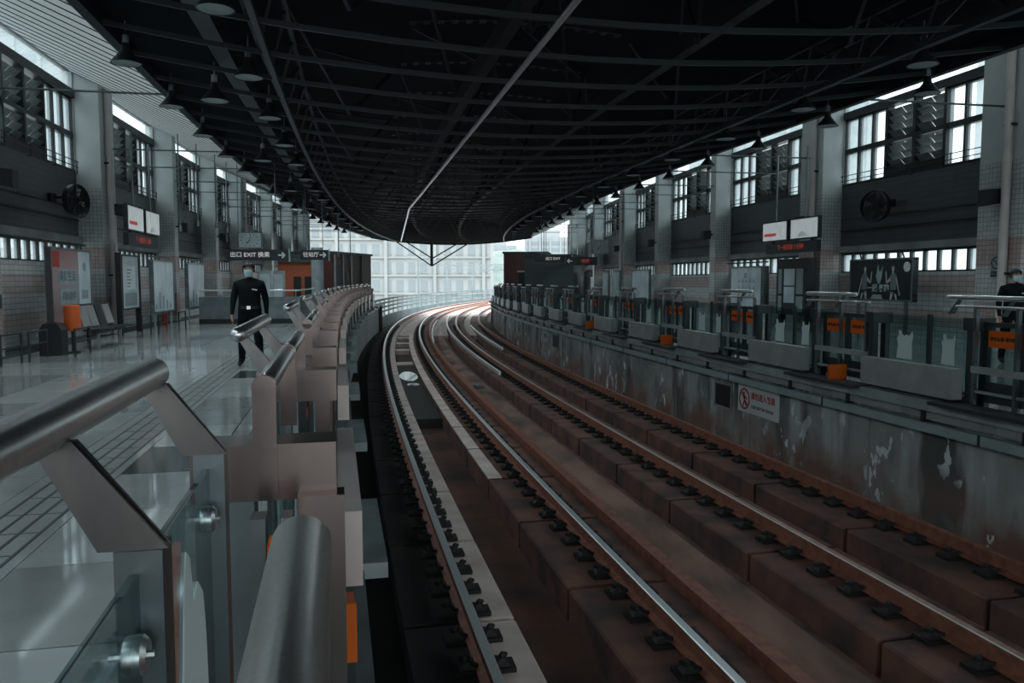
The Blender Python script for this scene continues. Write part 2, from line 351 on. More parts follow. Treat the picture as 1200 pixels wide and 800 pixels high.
# ledge and sills of the right platform
sweep_obj('ledge', M['ledge'], -4, S_R, rect(5.90, 6.15, -.10, .03), parent=wr)
sweep_obj('ledge_fascia', M['concrete'], -4, S_R, rect(5.98, 6.06, -.22, -.10), parent=wr)
for k in range(-2, 16):
    s = 8.95 + 3.15*k - 1.57; b = MB(); s0, s1 = s - .85, s + .85
    b.hexa([P(s0,5.76,.005),P(s0,6.1,.005),P(s1,6.1,.005),P(s1,5.76,.005),P(s0,5.76,.045),P(s0,6.1,.045),P(s1,6.1,.045),P(s1,5.76,.045)])
    b.build('door_sill', M['rubber'], wr)
# seams of the trackside walls
for s in frange(3, 56, 3.3):
    b = MB(); b.hexa([P(s,6.035,-1.6),P(s,6.06,-1.6),P(s+.03,6.06,-1.6),P(s+.03,6.035,-1.6),P(s,6.035,-.22),P(s,6.06,-.22),P(s+.03,6.06,-.22),P(s+.03,6.035,-.22)])
    b.build('wall_joint', M['concrete'], wr)

# ------------------------------------------------------------------ track
RAILS = [(0.0, 'leftmost rail with a bright polished head', 'railtop', .48), (1.505, 'second rail from the left with a bright polished head', 'railtop', .48),
         (3.55, 'third rail from the left, brown with a thin shiny edge', 'railtop2', .48), (5.055, 'rightmost rail, all rust brown, along the stained wall', 'rust', .48)]
ZT = -1.09
fb = MB()
fb.box(-.22,.22,-.085,.085,0,.035); 
for sgn in (-1, 1):
    fb.hexa([(sgn*.06,-.06,.03),(sgn*.19,-.06,.03),(sgn*.19,.06,.03),(sgn*.06,.06,.03),(sgn*.075,-.035,.085),(sgn*.15,-.03,.075),(sgn*.15,.03,.075),(sgn*.075,.035,.085)])
    fb.lathe([(.028,.03),(.028,.10),(.018,.115),(0,.115)], 6, (sgn*.135,0,0))
    fb.bar((sgn*.06,-.07,.07),(sgn*.17,.05,.08),.025)
fast_me = fb.mesh('rail_fastener', M['fast'])
for ri, (o, lab, top, hw) in enumerate(RAILS):
    h = .165; z0 = ZT - h
    prof = [(o-.07,z0),(o+.07,z0),(o+.07,z0+.012),(o+.012,z0+.03),(o+.012,ZT-.045),(o+.036,ZT-.035),(o+.036,ZT-.008),(o+.028,ZT),(o-.028,ZT),(o-.036,ZT-.008),(o-.036,ZT-.035),(o-.012,ZT-.045),(o-.012,z0+.03),(o-.07,z0+.012)]
    mi = [0]*14
    for k in (6,7,8): mi[k] = 1
    if ri == 2: mi[8] = 2
    b = MB(); b.sweep(frange(-5, 125, .8), prof, mi)
    r = b.build('rail', [M['rust'], M[top], M['railtop']]); tag(r, lab, 'rail', 'running rails of the two tracks')
    s = 2.2 + .1*ri
    while s < 48:
        link('rail_fastener', fast_me, r, P(s, o, z0 - .035), rot(s)); s += .48
    # plinth blocks under the rail
    pl = thing('track_plinth', ['pale concrete plinth carrying the leftmost rail','brown concrete plinth carrying the second rail','rust stained plinth carrying the third rail','rust stained plinth below the rightmost rail'][ri], 'plinth', group='concrete rail plinths')
    a, c = [(-.5,.40),(1.0,1.95),(3.04,4.03),(4.48,5.55)][ri]
    zt = z0 - .035
    for i in range(62):
        s0 = .4 + 2*i + .5*ri; b = MB()
        if i < 30:
            if ri == 0:
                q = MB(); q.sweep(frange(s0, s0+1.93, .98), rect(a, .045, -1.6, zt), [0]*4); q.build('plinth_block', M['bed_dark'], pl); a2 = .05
            else: a2 = a
            b.sweep(frange(s0, s0+1.93, .98), [(a2,-1.6),(c,-1.6),(c,zt-.015),(c-.02,zt),(a2+.02,zt),(a2,zt-.015)], [0]*6)
            b.build('plinth_block', M['plinth_pale' if ri == 0 else 'plinth'], pl)
            if ri == 1 and i > 4:
                q = MB(); q.sweep(frange(s0, s0+1.93, .98), rect(1.005, 1.2, zt-.1, zt+.006), [0]*4); q.build('pale_edge', M['plinth_pale'], pl)
        else: break
    e = MB()
    for i in range(30, 62): e.sweep(frange(.4+2*i+.5*ri, .4+2*i+.5*ri+1.955, .98), [(a,-1.6),(c,-1.6),(c,zt),(a,zt)], [0]*4)
    tag(e.build('far_plinth_blocks', M['plinth_pale' if ri < 2 else 'plinth_pale'], pl), kind='stuff')  # far blocks all coloured pale, as if lit by open daylight
for a_, c_ in ((.42, .98), (2.12, 2.98), (4.05, 4.46)):
    sweep_obj('far_daylit_slab', M['plinth_pale'], 41, 127, rect(a_, c_, -1.6, -1.36), 2, bed)  # pale slabs added to give the far bed its daylight brightness
# check rails of the crossing at the far end
for i, (o0, s0, o1, s1) in enumerate([(2.03, 34, 2.35, 52), (3.15, 22, 2.95, 58), (4.45, 30, 4.35, 46)]):
    b = MB(); n = 14
    for k in range(n):
        q0 = k/n; q1 = (k+1)/n
        b.bar(P(s0+(s1-s0)*q0, o0+(o1-o0)*q0, -1.14), P(s0+(s1-s0)*q1, o0+(o1-o0)*q1, -1.14), .06, .1)
    tag(b.build('check_rail', M['railtop']), ['bright check rail between the two tracks, on the kerb','long check rail left of the third rail','short check rail left of the rightmost rail'][i], 'rail')
# puddles
for i, (s, o, L, w) in enumerate([(24.0, .70, 2.4, .54), (22.0, .74, .7, .34), (21.2, 2.4, 1.0, .42)]):
    b = MB(); n = 20; zz = -1.397
    pts = [P(s + math.cos(2*PI*k/n)*L/2*(1+.06*math.sin(3*k+i)), o + math.sin(2*PI*k/n)*w/2*(1+.05*math.cos(5*k)), zz) for k in range(n)]
    b.add([(p.x,p.y,p.z-.006) for p in pts] + pts, [tuple(range(n)), tuple(range(n, 2*n))] + [(k,(k+1)%n,(k+1)%n+n,k+n) for k in range(n)])
    tag(b.build('puddle', M['puddle']), ['larger bright puddle between the first two rails','small puddle in front of the larger one between the first two rails','puddle on the dusty slab between the tracks'][i], 'puddle')
# cross ties / cable covers seen across the trackbed further away
sweep_obj('trough_fill', M['bed_dark'], 16.5, 27, rect(.41, .99, -1.6, -1.40), parent=bed)
for i, s in enumerate((27.5, 33, 36.5, 40)):
    b = MB(); b.hexa([P(s,.42,-1.6),P(s,.99,-1.6),P(s+.9,.99,-1.6),P(s+.9,.42,-1.6),P(s,.42,-1.42),P(s,.99,-1.42),P(s+.9,.99,-1.42),P(s+.9,.42,-1.42)])
    b.build('cross_slab', M['plinth_pale'], bed)

# ------------------------------------------------------------------ station side walls
LP = [-9.8, -3.2, 3.5, 10.1, 16.75, 23.65, 30.65, 37.0, 42.5, 49.1, 54.4, 59.2]
RP = [-6.9, 0.3, 7.3, 14.5, 21.8, 29.0, 35.9, 42.5, 51.1, 59.9, 69.0]
L_DBL = {5, 8, 11}; R_DBL = {3, 4, 7, 10}
ZW = dict(L=(1.9, 2.4, 4.3, 5.25, 6.2, 6.42, 6.95), R=(1.68, 2.22, 4.15, 5.1, 6.0, 6.2, 6.95))
OWL, OWR = -8.0, 13.0
def frame(a, b, flip):            # a,b on the wall line; +X looks into the station, +Y along the wall
    a, b = (b, a) if flip else (a, b)
    d = b - a; return a, math.atan2(d.y, d.x) - PI/2, d.length
wlq = struct(link('wall_left', None), 'tiled left station wall with pilasters', 'wall')
wrq = struct(link('wall_right', None), 'tiled right station wall with pilasters', 'wall')
nwin = 0
def part(b, name, m, parent, loc, rz, smooth=False):
    o = b.build(name, m, parent, smooth); o.location = loc; o.rotation_euler = (0,0,rz); return o
def bay(side, s0, s1, dbl0, dbl1, idx):
    global nwin
    o = OWL if side == 'L' else OWR; flip = side == 'R'; root = wlq if side == 'L' else wrq
    z0, z1, z2, z3, z4, z5, z6 = ZW[side]
    loc, rz, Wd = frame(P(s0,o), P(s1,o), flip)
    near0, near1 = (dbl0, dbl1) if not flip else (dbl1, dbl0)
    e0 = .62 if near0 else .3; e1 = .62 if near1 else .3
    b = MB(); b.box(-.25,0,0,Wd,-.2,z0); part(b,'lower_wall',M['wall_tile'],root,loc,rz)
    b = MB(); b.box(-.25,0,0,Wd,z1,z2-.02); part(b,'upper_wall',M['wall_tile_dark'],root,loc,rz)
    b = MB(); b.box(0,.12,e0,Wd-e1,z1+.03,z1+.2); part(b,'wall_ledge',M['concrete'],root,loc,rz)
    b = MB(); b.box(0.002,.05,e0,Wd-e1,z1+.62,z1+.66); b.box(0.002,.04,e0,Wd-e1,z1+.95,z1+.97); part(b,'conduit',M['black'],root,loc,rz)
    b = MB(); b.box(-.25,0,0,e0,z0,z1); b.box(-.25,0,Wd-e1,Wd,z0,z1); b.box(-.25,0,0,e0,z2-.02,z6); b.box(-.25,0,Wd-e1,Wd,z2-.02,z6)
    part(b,'wall_pier',M['paint'],root,loc,rz)
    # low strip window
    nwin += 1
    w = struct(link('window_%d' % nwin, None, None, loc, rz), '%s low strip window of small panes in the %s wall' % (ORD[idx] if idx < len(ORD) else 'last', 'left' if side == 'L' else 'right'), 'window')
    y0, y1 = e0, Wd - e1; n = max(4, round((y1-y0)/.5)); st = (y1-y0)/n
    b = MB(); b.box(-.16,-.02,y0,y1,z0,z0+.035); b.box(-.16,-.02,y0,y1,z1-.035,z1)
    for k in range(n+1): b.box(-.15,-.03,y0+k*st-.025,y0+k*st+.025,z0,z1)
    b.build('window_frame', M['frame'], w)
    for k in range(n):
        q = MB(); q.box(-.10,-.09,y0+k*st+.025,y0+(k+1)*st-.025,z0+.035,z1-.035); q.build('pane', M['pane'], w)
    # high window: glazing, louvres, glazing, beam, clerestory
    nwin += 1
    w = struct(link('window_%d' % nwin, None, None, loc, rz), '%s tall louvred window high in the %s wall' % (ORD[idx] if idx < len(ORD) else 'last', 'left' if side == 'L' else 'right'), 'window')
    u = (y1-y0)*.315; A = (y0, y0+u); Bq = (y1-u, y1); Lv = (y0+u, y1-u)
    b = MB(); b.box(-.22,.05,y0,y1,z4,z5); b.box(-.2,0,y0,y1,z2-.02,z2+.05); b.box(-.2,0,y0,y1,z6-.06,z6)
    for a, c in (A, Bq):
        for k in range(4): y = a + (c-a)*k/3; b.box(-.16,-.03,y-.035,y+.035,z2,z4)
        b.box(-.17,-.02,a,c,z3-.07,z3+.07); b.box(-.16,-.03,a,c,z4-.05,z4)
    for k in range(3): y = Lv[0] + (Lv[1]-Lv[0])*k/2; b.box(-.2,.0,y-.05,y+.05,z2,z4)
    b.box(-.2,0.01,Lv[0],Lv[1],z3-.05,z3+.05); b.box(-.2,0.01,Lv[0],Lv[1],z2,z2+.25)
    b.build('window_frame', M['frame'], w)
    for a, c in (A, Bq):
        for k in range(3):
            for za, zb in ((z2+.05,z3-.07),(z3+.07,z4-.05)):
                q = MB(); q.box(-.10,-.09,a+(c-a)*k/3+.035,a+(c-a)*(k+1)/3-.035,za,zb); q.build('pane', M['pane'], w)
    h = (Lv[1]-Lv[0])/2
    for k in range(2):
        for r in range(8):
            zc = z2 + .36 + r*(z4-z2-.42)/7.6
            q = MB(); a, c = Lv[0]+k*h+.05, Lv[0]+(k+1)*h-.05
            for a2, c2 in ((a,(a+c)/2-.015),((a+c)/2+.015,c)):
                q.hexa([(-.24,a2,zc-.10),(-.225,a2,zc-.11),(-.225,c2,zc-.11),(-.24,c2,zc-.10),(-.05,a2,zc+.085),(-.035,a2,zc+.075),(-.035,c2,zc+.075),(-.05,c2,zc+.085)])
            q.build('louvre_slat', M['louvre'], w)
    n = 3
    for k in range(n):
        q = MB(); q.box(-.10,-.09,y0+(y1-y0)*k/n+.02,y0+(y1-y0)*(k+1)/n-.02,z5,z6-.06); q.build('pane', M['pane'], w)
    q = MB()
    for zz in (z2+.12, z2+.26): q.tube([(.08,y0,zz),(.08,y1,zz)], .012, 6)
    for k in range(5): y = y0+.1+(y1-y0-.2)*k/4; q.tube([(.08,y,z2-.05),(.08,y,z2+.28)], .012, 6); q.tube([(.08,y,z2-.04),(-.01,y,z2-.04)], .01, 6)
    q.build('guard_rail', M['frame'], w)
for i in range(len(LP)-1): bay('L', LP[i], LP[i+1], i in L_DBL, (i+1) in L_DBL, i)
for i in range(len(RP)-1): bay('R', RP[i], RP[i+1], i in R_DBL, (i+1) in R_DBL, i)
for side, PS, dbl, o, root in (('L', LP, L_DBL, OWL, wlq), ('R', RP, R_DBL, OWR, wrq)):
    for i, s in enumerate(PS):
        p = P(s, o); rz = rot(s) + (PI if side == 'R' else 0); hw = .58 if i in dbl else .24
        b = MB(); b.box(-.1,.62,-hw,hw,0,3.9); part(b,'pilaster',M['pilaster_tile'],root,p,rz)
        b = MB(); b.box(-.1,.62,-hw,hw,3.9,6.9); part(b,'pilaster_head',M['paint'],root,p,rz)
        if i in dbl:
            b = MB(); b.tube([(0,0,0),(0,0,6.6 if side == 'L' else 6.2)], .085, 14)
            for zz in (.9, 2.4, 3.9, 5.3): b.tube([(0,0,zz-.03),(0,0,zz+.03)], .097, 14)
            o2 = thing('downpipe', 'pale round downpipe on the %s pilaster of the %s wall' % (['nearest','second','third','fourth'][[k for k in sorted(dbl)].index(i)] + ' wide', 'left' if side == 'L' else 'right'), 'pipe', P(s-.2 if side=='L' else s-.25, o + (.72 if side == 'L' else -.72)), rz)
            autosmooth(b.build('pipe_shaft', M['pipe'], o2))
            q = MB()
            for zz in (1.6, 4.6): q.box(-.16 , .02,-.12,.12,zz-.025,zz+.025)
            q.build('pipe_bracket', M['frame'], o2)

# sloping slatted side ceilings, from the wall tops down to the canopy edges
for side in 'LR':
    o0, z0, o1, z1 = (-8.2, 6.98, -4.3, 5.22) if side == 'L' else (13.2, 6.98, 9.3, 5.22)
    nm = 'left' if side == 'L' else 'right'
    s_end = 63 if side == 'L' else 70
    cl = struct(sweep_obj('ceiling', M['frame'], -12, s_end, [(o0,z0+.05),(o1,z1+.05),(o1,z1+.13),(o0,z0+.13)] if False else rect(min(o0,o1) if side == 'L' else o0-.1, (min(o0,o1)+.1) if side == 'L' else o0, z0+.04, z0+.2)), 'sloping pale slatted ceiling between the %s wall and the dark roof' % nm, 'ceiling')
    s = -11.6
    while s < s_end - .5:
        w = .62; g = .02
        b = MB(); b.hexa([P(s,o0,z0),P(s,o1,z1),P(s+w,o1,z1),P(s+w,o0,z0),P(s,o0,z0+.02),P(s,o1,z1+.02),P(s+w,o1,z1+.02),P(s+w,o0,z0+.02)])
        b.build('ceiling_slat', M['slat'], cl)
        b = MB(); q, r = s+w-.012, s+w+.022; b.hexa([P(q,o0,z0-.014),P(q,o1,z1-.014),P(r,o1,z1-.014),P(r,o0,z0-.014),P(q,o0,z0+.07),P(q,o1,z1+.07),P(r,o1,z1+.07),P(r,o0,z0+.07)])
        b.build('batten', M['roof_light'], cl); s += .63

# ------------------------------------------------------------------ dark canopy roof over the tracks
OC, HWD = 2.48, 6.68
S0R, S1R = -14, 67
cn = struct(link('ceiling', None), 'dark steel canopy roof over both tracks, hung with lamps', 'roof')
def zc(o): return 5.06 - .55*(1 - ((o-OC)/HWD)**2)
def zd(o): return 5.25 + 1.3*(1 - ((o-OC)/HWD)**2)
for o0 in (-4.24, 9.2):
    sgn = 1 if o0 > 0 else -1
    sweep_obj('edge_beam', M['roof'], S0R, S1R, [(o0-.07,5.0),(o0+.07,5.0),(o0+.07,5.24),(o0-.07,5.24)], parent=cn)
    sweep_obj('gutter', M['ledge'], S0R, S1R, [(o0+sgn*.07,5.06),(o0+sgn*.14,5.06),(o0+sgn*.14,5.18),(o0+sgn*.07,5.18)], parent=cn)
s = -4.0
while s < S1R:
    b = MB(); n = 10
    for k in range(n):
        oa, ob = OC - HWD + 2*HWD*k/n, OC - HWD + 2*HWD*(k+1)/n
        b.bar(P(s,oa,zc(oa)), P(s,ob,zc(ob)), .05, .07)
    b.build('purlin', M['purlin'], cn); s += 1.5
# deck
def deck(o0, o1, s0, s1, n=4):
    b = MB(); lo = [(o0+(o1-o0)*k/n) for k in range(n+1)]
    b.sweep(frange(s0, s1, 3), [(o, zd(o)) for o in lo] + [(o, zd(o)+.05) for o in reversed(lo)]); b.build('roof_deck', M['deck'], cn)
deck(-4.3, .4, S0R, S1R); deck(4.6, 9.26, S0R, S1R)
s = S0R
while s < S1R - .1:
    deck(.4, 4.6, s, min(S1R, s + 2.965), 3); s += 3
rb = MB(); s = S0R + 3
while s < S1R - 1:
    for k in range(16):
        o = .42 + k*.275; rb.bar(P(s-.1,o,zd(o)-.01), P(s+.1,o,zd(o)-.01), .12, .04)
    s += 3
rb.build('slit_ribs', M['roof'], cn)
def chord(o, z, w, h, m='roof', s0=S0R, s1=S1R, name='roof_beam'):
    sweep_obj(name, M[m], s0, s1, rect(o-w/2, o+w/2, z-h/2, z+h/2), 2.5, cn)
for o in (-2.75, 7.7): chord(o, zc(o)+.28, .26, .3, 'roof_light')
chord(1.2, zc(1.2)+.2, .16, .25); chord(3.8, zc(3.8)+.2, .16, .25)
for o in (-1.95, 6.9):                                        # lattice trusses
    chord(o, zc(o)-.08, .08, .08, 'roof_light', name='truss_chord'); chord(o-.28, zc(o)+.55, .07, .07, name='truss_chord'); chord(o+.28, zc(o)+.55, .07, .07, name='truss_chord')
    b = MB(); s = S0R
    while s < S1R-1:
        for d in (-.28, .28):
            b.bar(P(s,o,zc(o)-.08), P(s+.75,o+d,zc(o)+.55), .035); b.bar(P(s+.75,o+d,zc(o)+.55), P(s+1.5,o,zc(o)-.08), .035)
        s += 1.5
    b.build('truss_lattice', M['roof_light'], cn)
b = MB(); s = S0R                                              # diagonal struts between purlins and deck
while s < S1R - 6:
    for o in (-.8, 1.4, 3.6, 5.8):
        b.bar(P(s,o,zc(o)), P(s+3,o+1.1,zd(o+1.1)-.05), .05); b.bar(P(s+3,o-1.1,zd(o-1.1)-.05), P(s+6,o,zc(o)), .05)
        b.bar(P(s,o-1,zd(o-1)-.1), P(s+3,o+1,zd(o+1)-.1), .045)
    s += 6
b.build('roof_braces', M['roof'], cn)
# end frame: fascia and a hanging V truss with a king post
b = MB(); n = 16
for k in range(n):
    oa, ob = OC - HWD + 2*HWD*k/n, OC - HWD + 2*HWD*(k+1)/n
    b.hexa([P(S1R,oa,zc(oa)-.12),P(S1R,ob,zc(ob)-.12),P(S1R+.15,ob,zc(ob)-.12),P(S1R+.15,oa,zc(oa)-.12),P(S1R,oa,zd(oa)+.1),P(S1R,ob,zd(ob)+.1),P(S1R+.15,ob,zd(ob)+.1),P(S1R+.15,oa,zd(oa)+.1)])
b.build('end_fascia', M['deck'], cn)
b = MB(); ap = P(S1R-.3, .9, 2.65)
b.bar(P(S1R-.3,.9,4.5), ap, .22)
for o in (-2.2, 4.0): b.bar(P(S1R-.3,o,zc(o)), ap, .10)
for o in (-1.3, 3.1): b.bar(P(S1R-.3,o,zc(o)), P(S1R-.3,.9+.1*(o>0),3.3), .10)
b.build('king_post_truss', M['black'], cn)
# long conduit under the roof, with its bend down at the far end
b = MB(); b.tube([P(3,1.45,4.40), P(33.5,1.05,4.40), P(59,-.6,4.32)], .04, 8); autosmooth(b.build('conduit', M['steel'], cn))

# tie rods from the pilasters to the canopy edge
for side, PS, o0, o1 in (('L', LP, -7.4, -4.3), ('R', RP, 12.4, 9.3)):
    k = 0
    for s in PS:
        for ds in ((0,) if s < 20 else (0, 3.4)):
            if not 5 < s+ds < 60: continue
            b = MB(); b.tube([P(s+ds, o0 - (.7 if ds else 0)*(1 if side == 'L' else -1), 5.02), P(s+ds, o1, 5.02)], .022, 6)
            tag(b.build('tie_rod', M['steel_dark']), '%s slender tie rod from the %s wall to the roof edge' % (ORD[k], 'left' if side == 'L' else 'right'), 'rod', 'tie rods across the side ceilings'); k += 1

# ------------------------------------------------------------------ lamps
lamp0 = thing('pendant_lamp', 'x', 'lamp', (0,0,0), 0, 'bell lamps under the canopy')
b = MB(); b.lathe([(.0,.02),(.07,.02),(.085,-.10),(.11,-.14),(.24,-.30),(.27,-.34),(.255,-.335),(.1,-.15),(0,-.13)], 20); autosmooth(b.build('lamp_shade', M['purlin'], lamp0))
b = MB(); b.lathe([(.06,0),(.06,.16),(.03,.18),(.012,.2),(.012,.42)], 10); autosmooth(b.build('lamp_cap', M['ledge'], lamp0))
ld = bpy.data.lights.new('lamp_light', 'SPOT'); ld.energy = 30; ld.spot_size = math.radians(150); ld.spot_blend = .6; ld.shadow_soft_size = .16; ld.color = (.80,.95,1.0)  # spots added inside the bell lamps to brighten the platforms
ld2 = ld.copy(); ld2.energy = 20
lo_ = link('lamp_light', ld, lamp0); lo_.location = (0,0,-.37)
b = MB(); b.lathe([(0,-.32),(.17,-.325),(.245,-.335),(.17,-.345),(0,-.345)], 18); autosmooth(b.build('diffuser', M['ledge'], lamp0))
first = True
LROWS =  ((-4.05,'outer row above the left platform',10.2,3.0,16,.12),(-2.3,'inner row over the left gates',10.0,3.1,14,.22),(-2.95,'sparse row by the left roof beam',14.1,6.6,5,-.02),
                         (9.0,'outer row above the right platform',9.5,3.0,16,.12),(7.25,'inner row over the right gates',10.4,3.1,14,.22))
for o, nm, s0, st, n, dz in LROWS:
    for k in range(n):
        s = s0 + st*k
        if s > 62: break
        l = lamp0 if first else copy_tree(lamp0); first = False
        l.scale = (.82,.82,.82); l.location = P(s, o, zc(o) - .2 + dz); l.rotation_euler = (0,0,rot(s))
        if o > 0: l.children[[c.type for c in l.children].index('LIGHT')].data = ld2
        l['label'] = 'grey bell lamp, %s from the camera in the %s' % (ORD[k], nm)
for q_, (o, s0) in enumerate(((-4.05,-6.3),(-4.05,-3.3),(-4.05,-.3),(-4.05,2.7),(-2.3,.7),(-2.3,-5.5),(9.0,-2.5),(9.0,.5))):      # unseen lamps added behind the camera to brighten the foreground
    l = copy_tree(lamp0); l.location = P(s0, o, zc(o)-.05); l.rotation_euler = (0,0,rot(s0)); l['label'] = 'added bell lamp behind the camera to light the foreground, %s of those' % ORD[q_]

# ------------------------------------------------------------------ platform gates
def sticker(parent, y0, y1, z0, z1, x, txt_me, face):
    b = MB(); b.box(x, x+.004*face, y0, y1, z0, z1); st = b.build('orange_sticker', M['orange'], parent)
    t = link('lettering', txt_me, st); t.location = (x+.0065*face, (y0+y1)/2, (z0+z1)/2); t.rotation_euler = (PI/2, 0, PI/2 if face > 0 else -PI/2)
    return st
TX = text_mesh('请勿倚靠 请勿扒门', .050, M['ink'], bold=.001)
def castle(b, x0, x1, y0, y1, z0, z1):          # torn sticker: ragged top edge
    w = y1-y0; h = z1-z0
    pts = [(0,0),(1,0),(.96,.55),(1.02,.86),(.95,1),(.86,.86),(.72,.82),(.6,.86),(.48,.8),(.34,.86),(.24,1),(.1,.97),(.12,.8),(.0,.72),(.08,.5)]
    b.prism([(y0+p*w, z0+q*h) for p, q in pts], x0, x1, 'x')
def tube_rail(b, x, z, y0, y1, r): b.tube([(x,y0,z),(x,y0+r*.12,z),(x,y0+r*.45,z),(x,y0+r,z),(x,y1-r,z),(x,y1-r*.45,z),(x,y1-r*.12,z),(x,y1,z)], [r*.15,r*.5,r*.85,r,r,r*.85,r*.5,r*.15], 18)
def bracket(b, y, xt, zt, xf, zf, wt=.045, wf=.085):
    for d in (-.011, .007):
        b.prism([(xt-wt*.5,zt),(xt+wt*.5,zt),(xf+wf*.5,zf),(xf-wf*.5,zf)], y+d, y+d+.006, 'y')
    b.prism([(xt-wt*.2,zt),(xt+wt*.2,zt),(xf+wf*.1,zf),(xf-wf*.1,zf)], y-.006, y+.008, 'y')
def make_gate(side, per):
    g = thing('platform_gate', 'x', 'gate', (0,0,0), 0, 'low platform gates along the %s platform edge' % side)
    warm = side == 'left'; d1 = per - .985; dm = (.9 + d1)/2
    st = M['steel']; pl = M['steel_warm'] if warm else M['gate_dark']; fr_ = M['steel_dark'] if warm else M['gate_dark']
    for y in (-.88, .88):
        b = MB(); b.box(-.2 if warm else -.14,.17,y-.075,y+.075,.88,1.03); b.build('header_box', M['steel_warm'] if warm else M['gate_dark'], g)
        for x in (-.08, .10):
            b = MB(); b.box(x-.035,x+.035,y-.05,y+.05,0,.88); b.build('post', pl if x > 0 else fr_, g)
    # block at the track side
    zb = (.50,.74) if warm else (.07,.43)
    b = MB(); b.box(.17,.245 if warm else .32,-.62 if warm else -.83,.83,*zb); b.build('base_block', M['block_warm'] if warm else M['block'], g)
    b = MB(); b.box(.16,.22,-.55,.7,.0,zb[0]); b.box(-.1,.16,-.83,.83,.0,.1); b.build('base_support', M['gate_dark'], g)
    # platform-side handrail on tapered twin-plate brackets
    b = MB(); tube_rail(b, -.2, 1.25, .1, 1.42, .03); autosmooth(b.build('handrail', st, g))
    for y in (.32, 1.12):
        b = MB(); bracket(b, y, -.2, 1.225, -.08, 1.05); b.build('bracket', M['bracket'] if warm else pl, g)
    b = MB(); b.box(-.085,-.073,-.8,.8,.12,1.0); b.build('fixed_glass', M['glass'], g)
    b = MB(); b.box(-.10,-.06,-.81,.81,.06,.12); b.box(-.10,-.06,-.06,-.0,.12,1.03); b.build('glass_rail', fr_, g)
    for ya, yb in ((-.62,-.32),(.2,.42)):
        b = MB(); castle(b, -.069, -.065, ya, yb, .42, .80); b.build('torn_sticker', M['white'], g)
    if warm:
        b = MB(); tube_rail(b, -.01, 1.185, -.975, .06, .029); tube_rail(b, -.01, 1.185, .065, 1.02, .029); autosmooth(b.build('barrier_rail', st, g))
        for y in (-.967, 0.06, .967):
            b = MB(); b.box(-.040,.020,y-.012,y+.012,.90,1.185); b.lathe([(0,y-.012),(.0315,y-.012),(.0315,y+.012),(0,y+.012)], 18, (-.01,0,1.185), ax='y'); b.build('rail_plate', pl, g)
        b = MB(); b.box(.02,.05,-.805,.805,.945,.975); b.build('pocket_rail', M['steel'], g) if y == 0.06 else None
    else:
        b = MB(); tube_rail(b, .12, 1.155, .62, d1+.0, .016); autosmooth(b.build('barrier_rail', st, g))
        for y in (.95, dm, d1-.05):
            b = MB(); b.box(.10,.145,y-.02,y+.02,.0,1.15); b.build('rail_post', M['steel_dark'], g)
        b = MB(); b.box(.095,.15,.92,d1,.40,.475); b.build('barrier_lower_rail', M['block'], g)
        b = MB(); b.box(.09,.13,.92,d1,.17,.20); b.build('barrier_foot_rail', M['ledge'], g)
    # sliding leaves
    for y0, y1 in ((.97, dm-.015), (dm+.015, d1-.02)):
        lf = MB(); lf.box(-.02,.02,y0,y1,.93,.985); lf.box(-.02,.02,y0,y1,.06,.30); lf.box(-.02,.02,y0,y0+.04,.3,.93); lf.box(-.02,.02,y1-.04,y1,.3,.93)
        lf = lf.build('door_leaf', M['gate_dark'], g)
        q = MB(); q.box(-.005,.005,y0+.04,y1-.04,.30,.93); q.build('leaf_glass', M['glass'], lf)
        sticker(lf, y0+.045, y1-.045, .70, .89, .006, TX, 1)
    return g
gl = make_gate('left', 3.05); gr = make_gate('right', 3.15)
NL, NR = 14, 17
for k in range(NL):
    s = 3.05*(k+1) + .27; g = gl if k == 0 else copy_tree(gl)
    g.location = P(s, -1.15); g.rotation_euler = (0,0,rot(s))
    g['label'] = '%s whole stainless gate bay along the left platform edge' % ORD[k]
for k in range(NR):
    s = 8.95 + 3.15*(k-1); g = gr if k == 0 else copy_tree(gr)
    g.location = P(s, 6.3); g.rotation_euler = (0,0,rot(s)+PI)
    g['label'] = '%s grey gate bay with orange stickers along the right platform edge' % ORD[k]
# the gate in the foreground, close to the camera
g = thing('platform_gate', 'foreground gate with thick tilted handrail and bolted glass, bottom left', 'gate', P(1.15, -1.18), rot(1.15))
b = MB(); tube_rail(b, -.155, 1.275, -1.6, .80, .031); autosmooth(b.build('handrail', M['steel'], g))
for y in (.17, .75):
    b = MB(); bracket(b, y, -.15, 1.255, -.058, 1.11, .05, .085); b.build('bracket', M['bracket'], g)
for y in (.20, .80):
    b = MB(); b.box(-.085,-.025,y-.03,y+.03,0,1.105); b.build('post', M['steel_dark'], g)
    for zz in (.98, .55): 
        c = MB()
        c.lathe([(.0,-.004),(.024,-.004),(.026,.004),(.026,.018),(.02,.024),(0,.024)], 16, (-.062,y-.066,zz), ax='x'); c.tube([(-.085,y-.066,zz),(-.03,y-.066,zz)], .006, 8)
        c.tube([(-.062,y-.066,zz),(-.062,y-.02,zz)], .010, 8)
        autosmooth(c.build('glass_clamp', M['steel'], g))
for y0, y1 in ((-1.5, .168), (.232, .77)):
    b = MB(); b.box(-.066,-.054,y0,y1,.08,1.075); b.build('fixed_glass', M['glass'], g)
b = MB(); b.prism([(.34+.32*p_, .36+.64*q_) for p_, q_ in ((0,0),(1,0),(1.02,.4),(.97,.66),(.9,.8),(.74,.86),(.6,.83),(.52,.97),(.42,1),(.34,.9),(.27,.72),(.12,.5),(.06,.25))], -.053, -.050, 'x'); b.build('torn_sticker', M['white'], g)
b = MB(); tube_rail(b, .165, 1.185, -1.6, -.06, .031); autosmooth(b.build('barrier_rail', M['steel'], g))
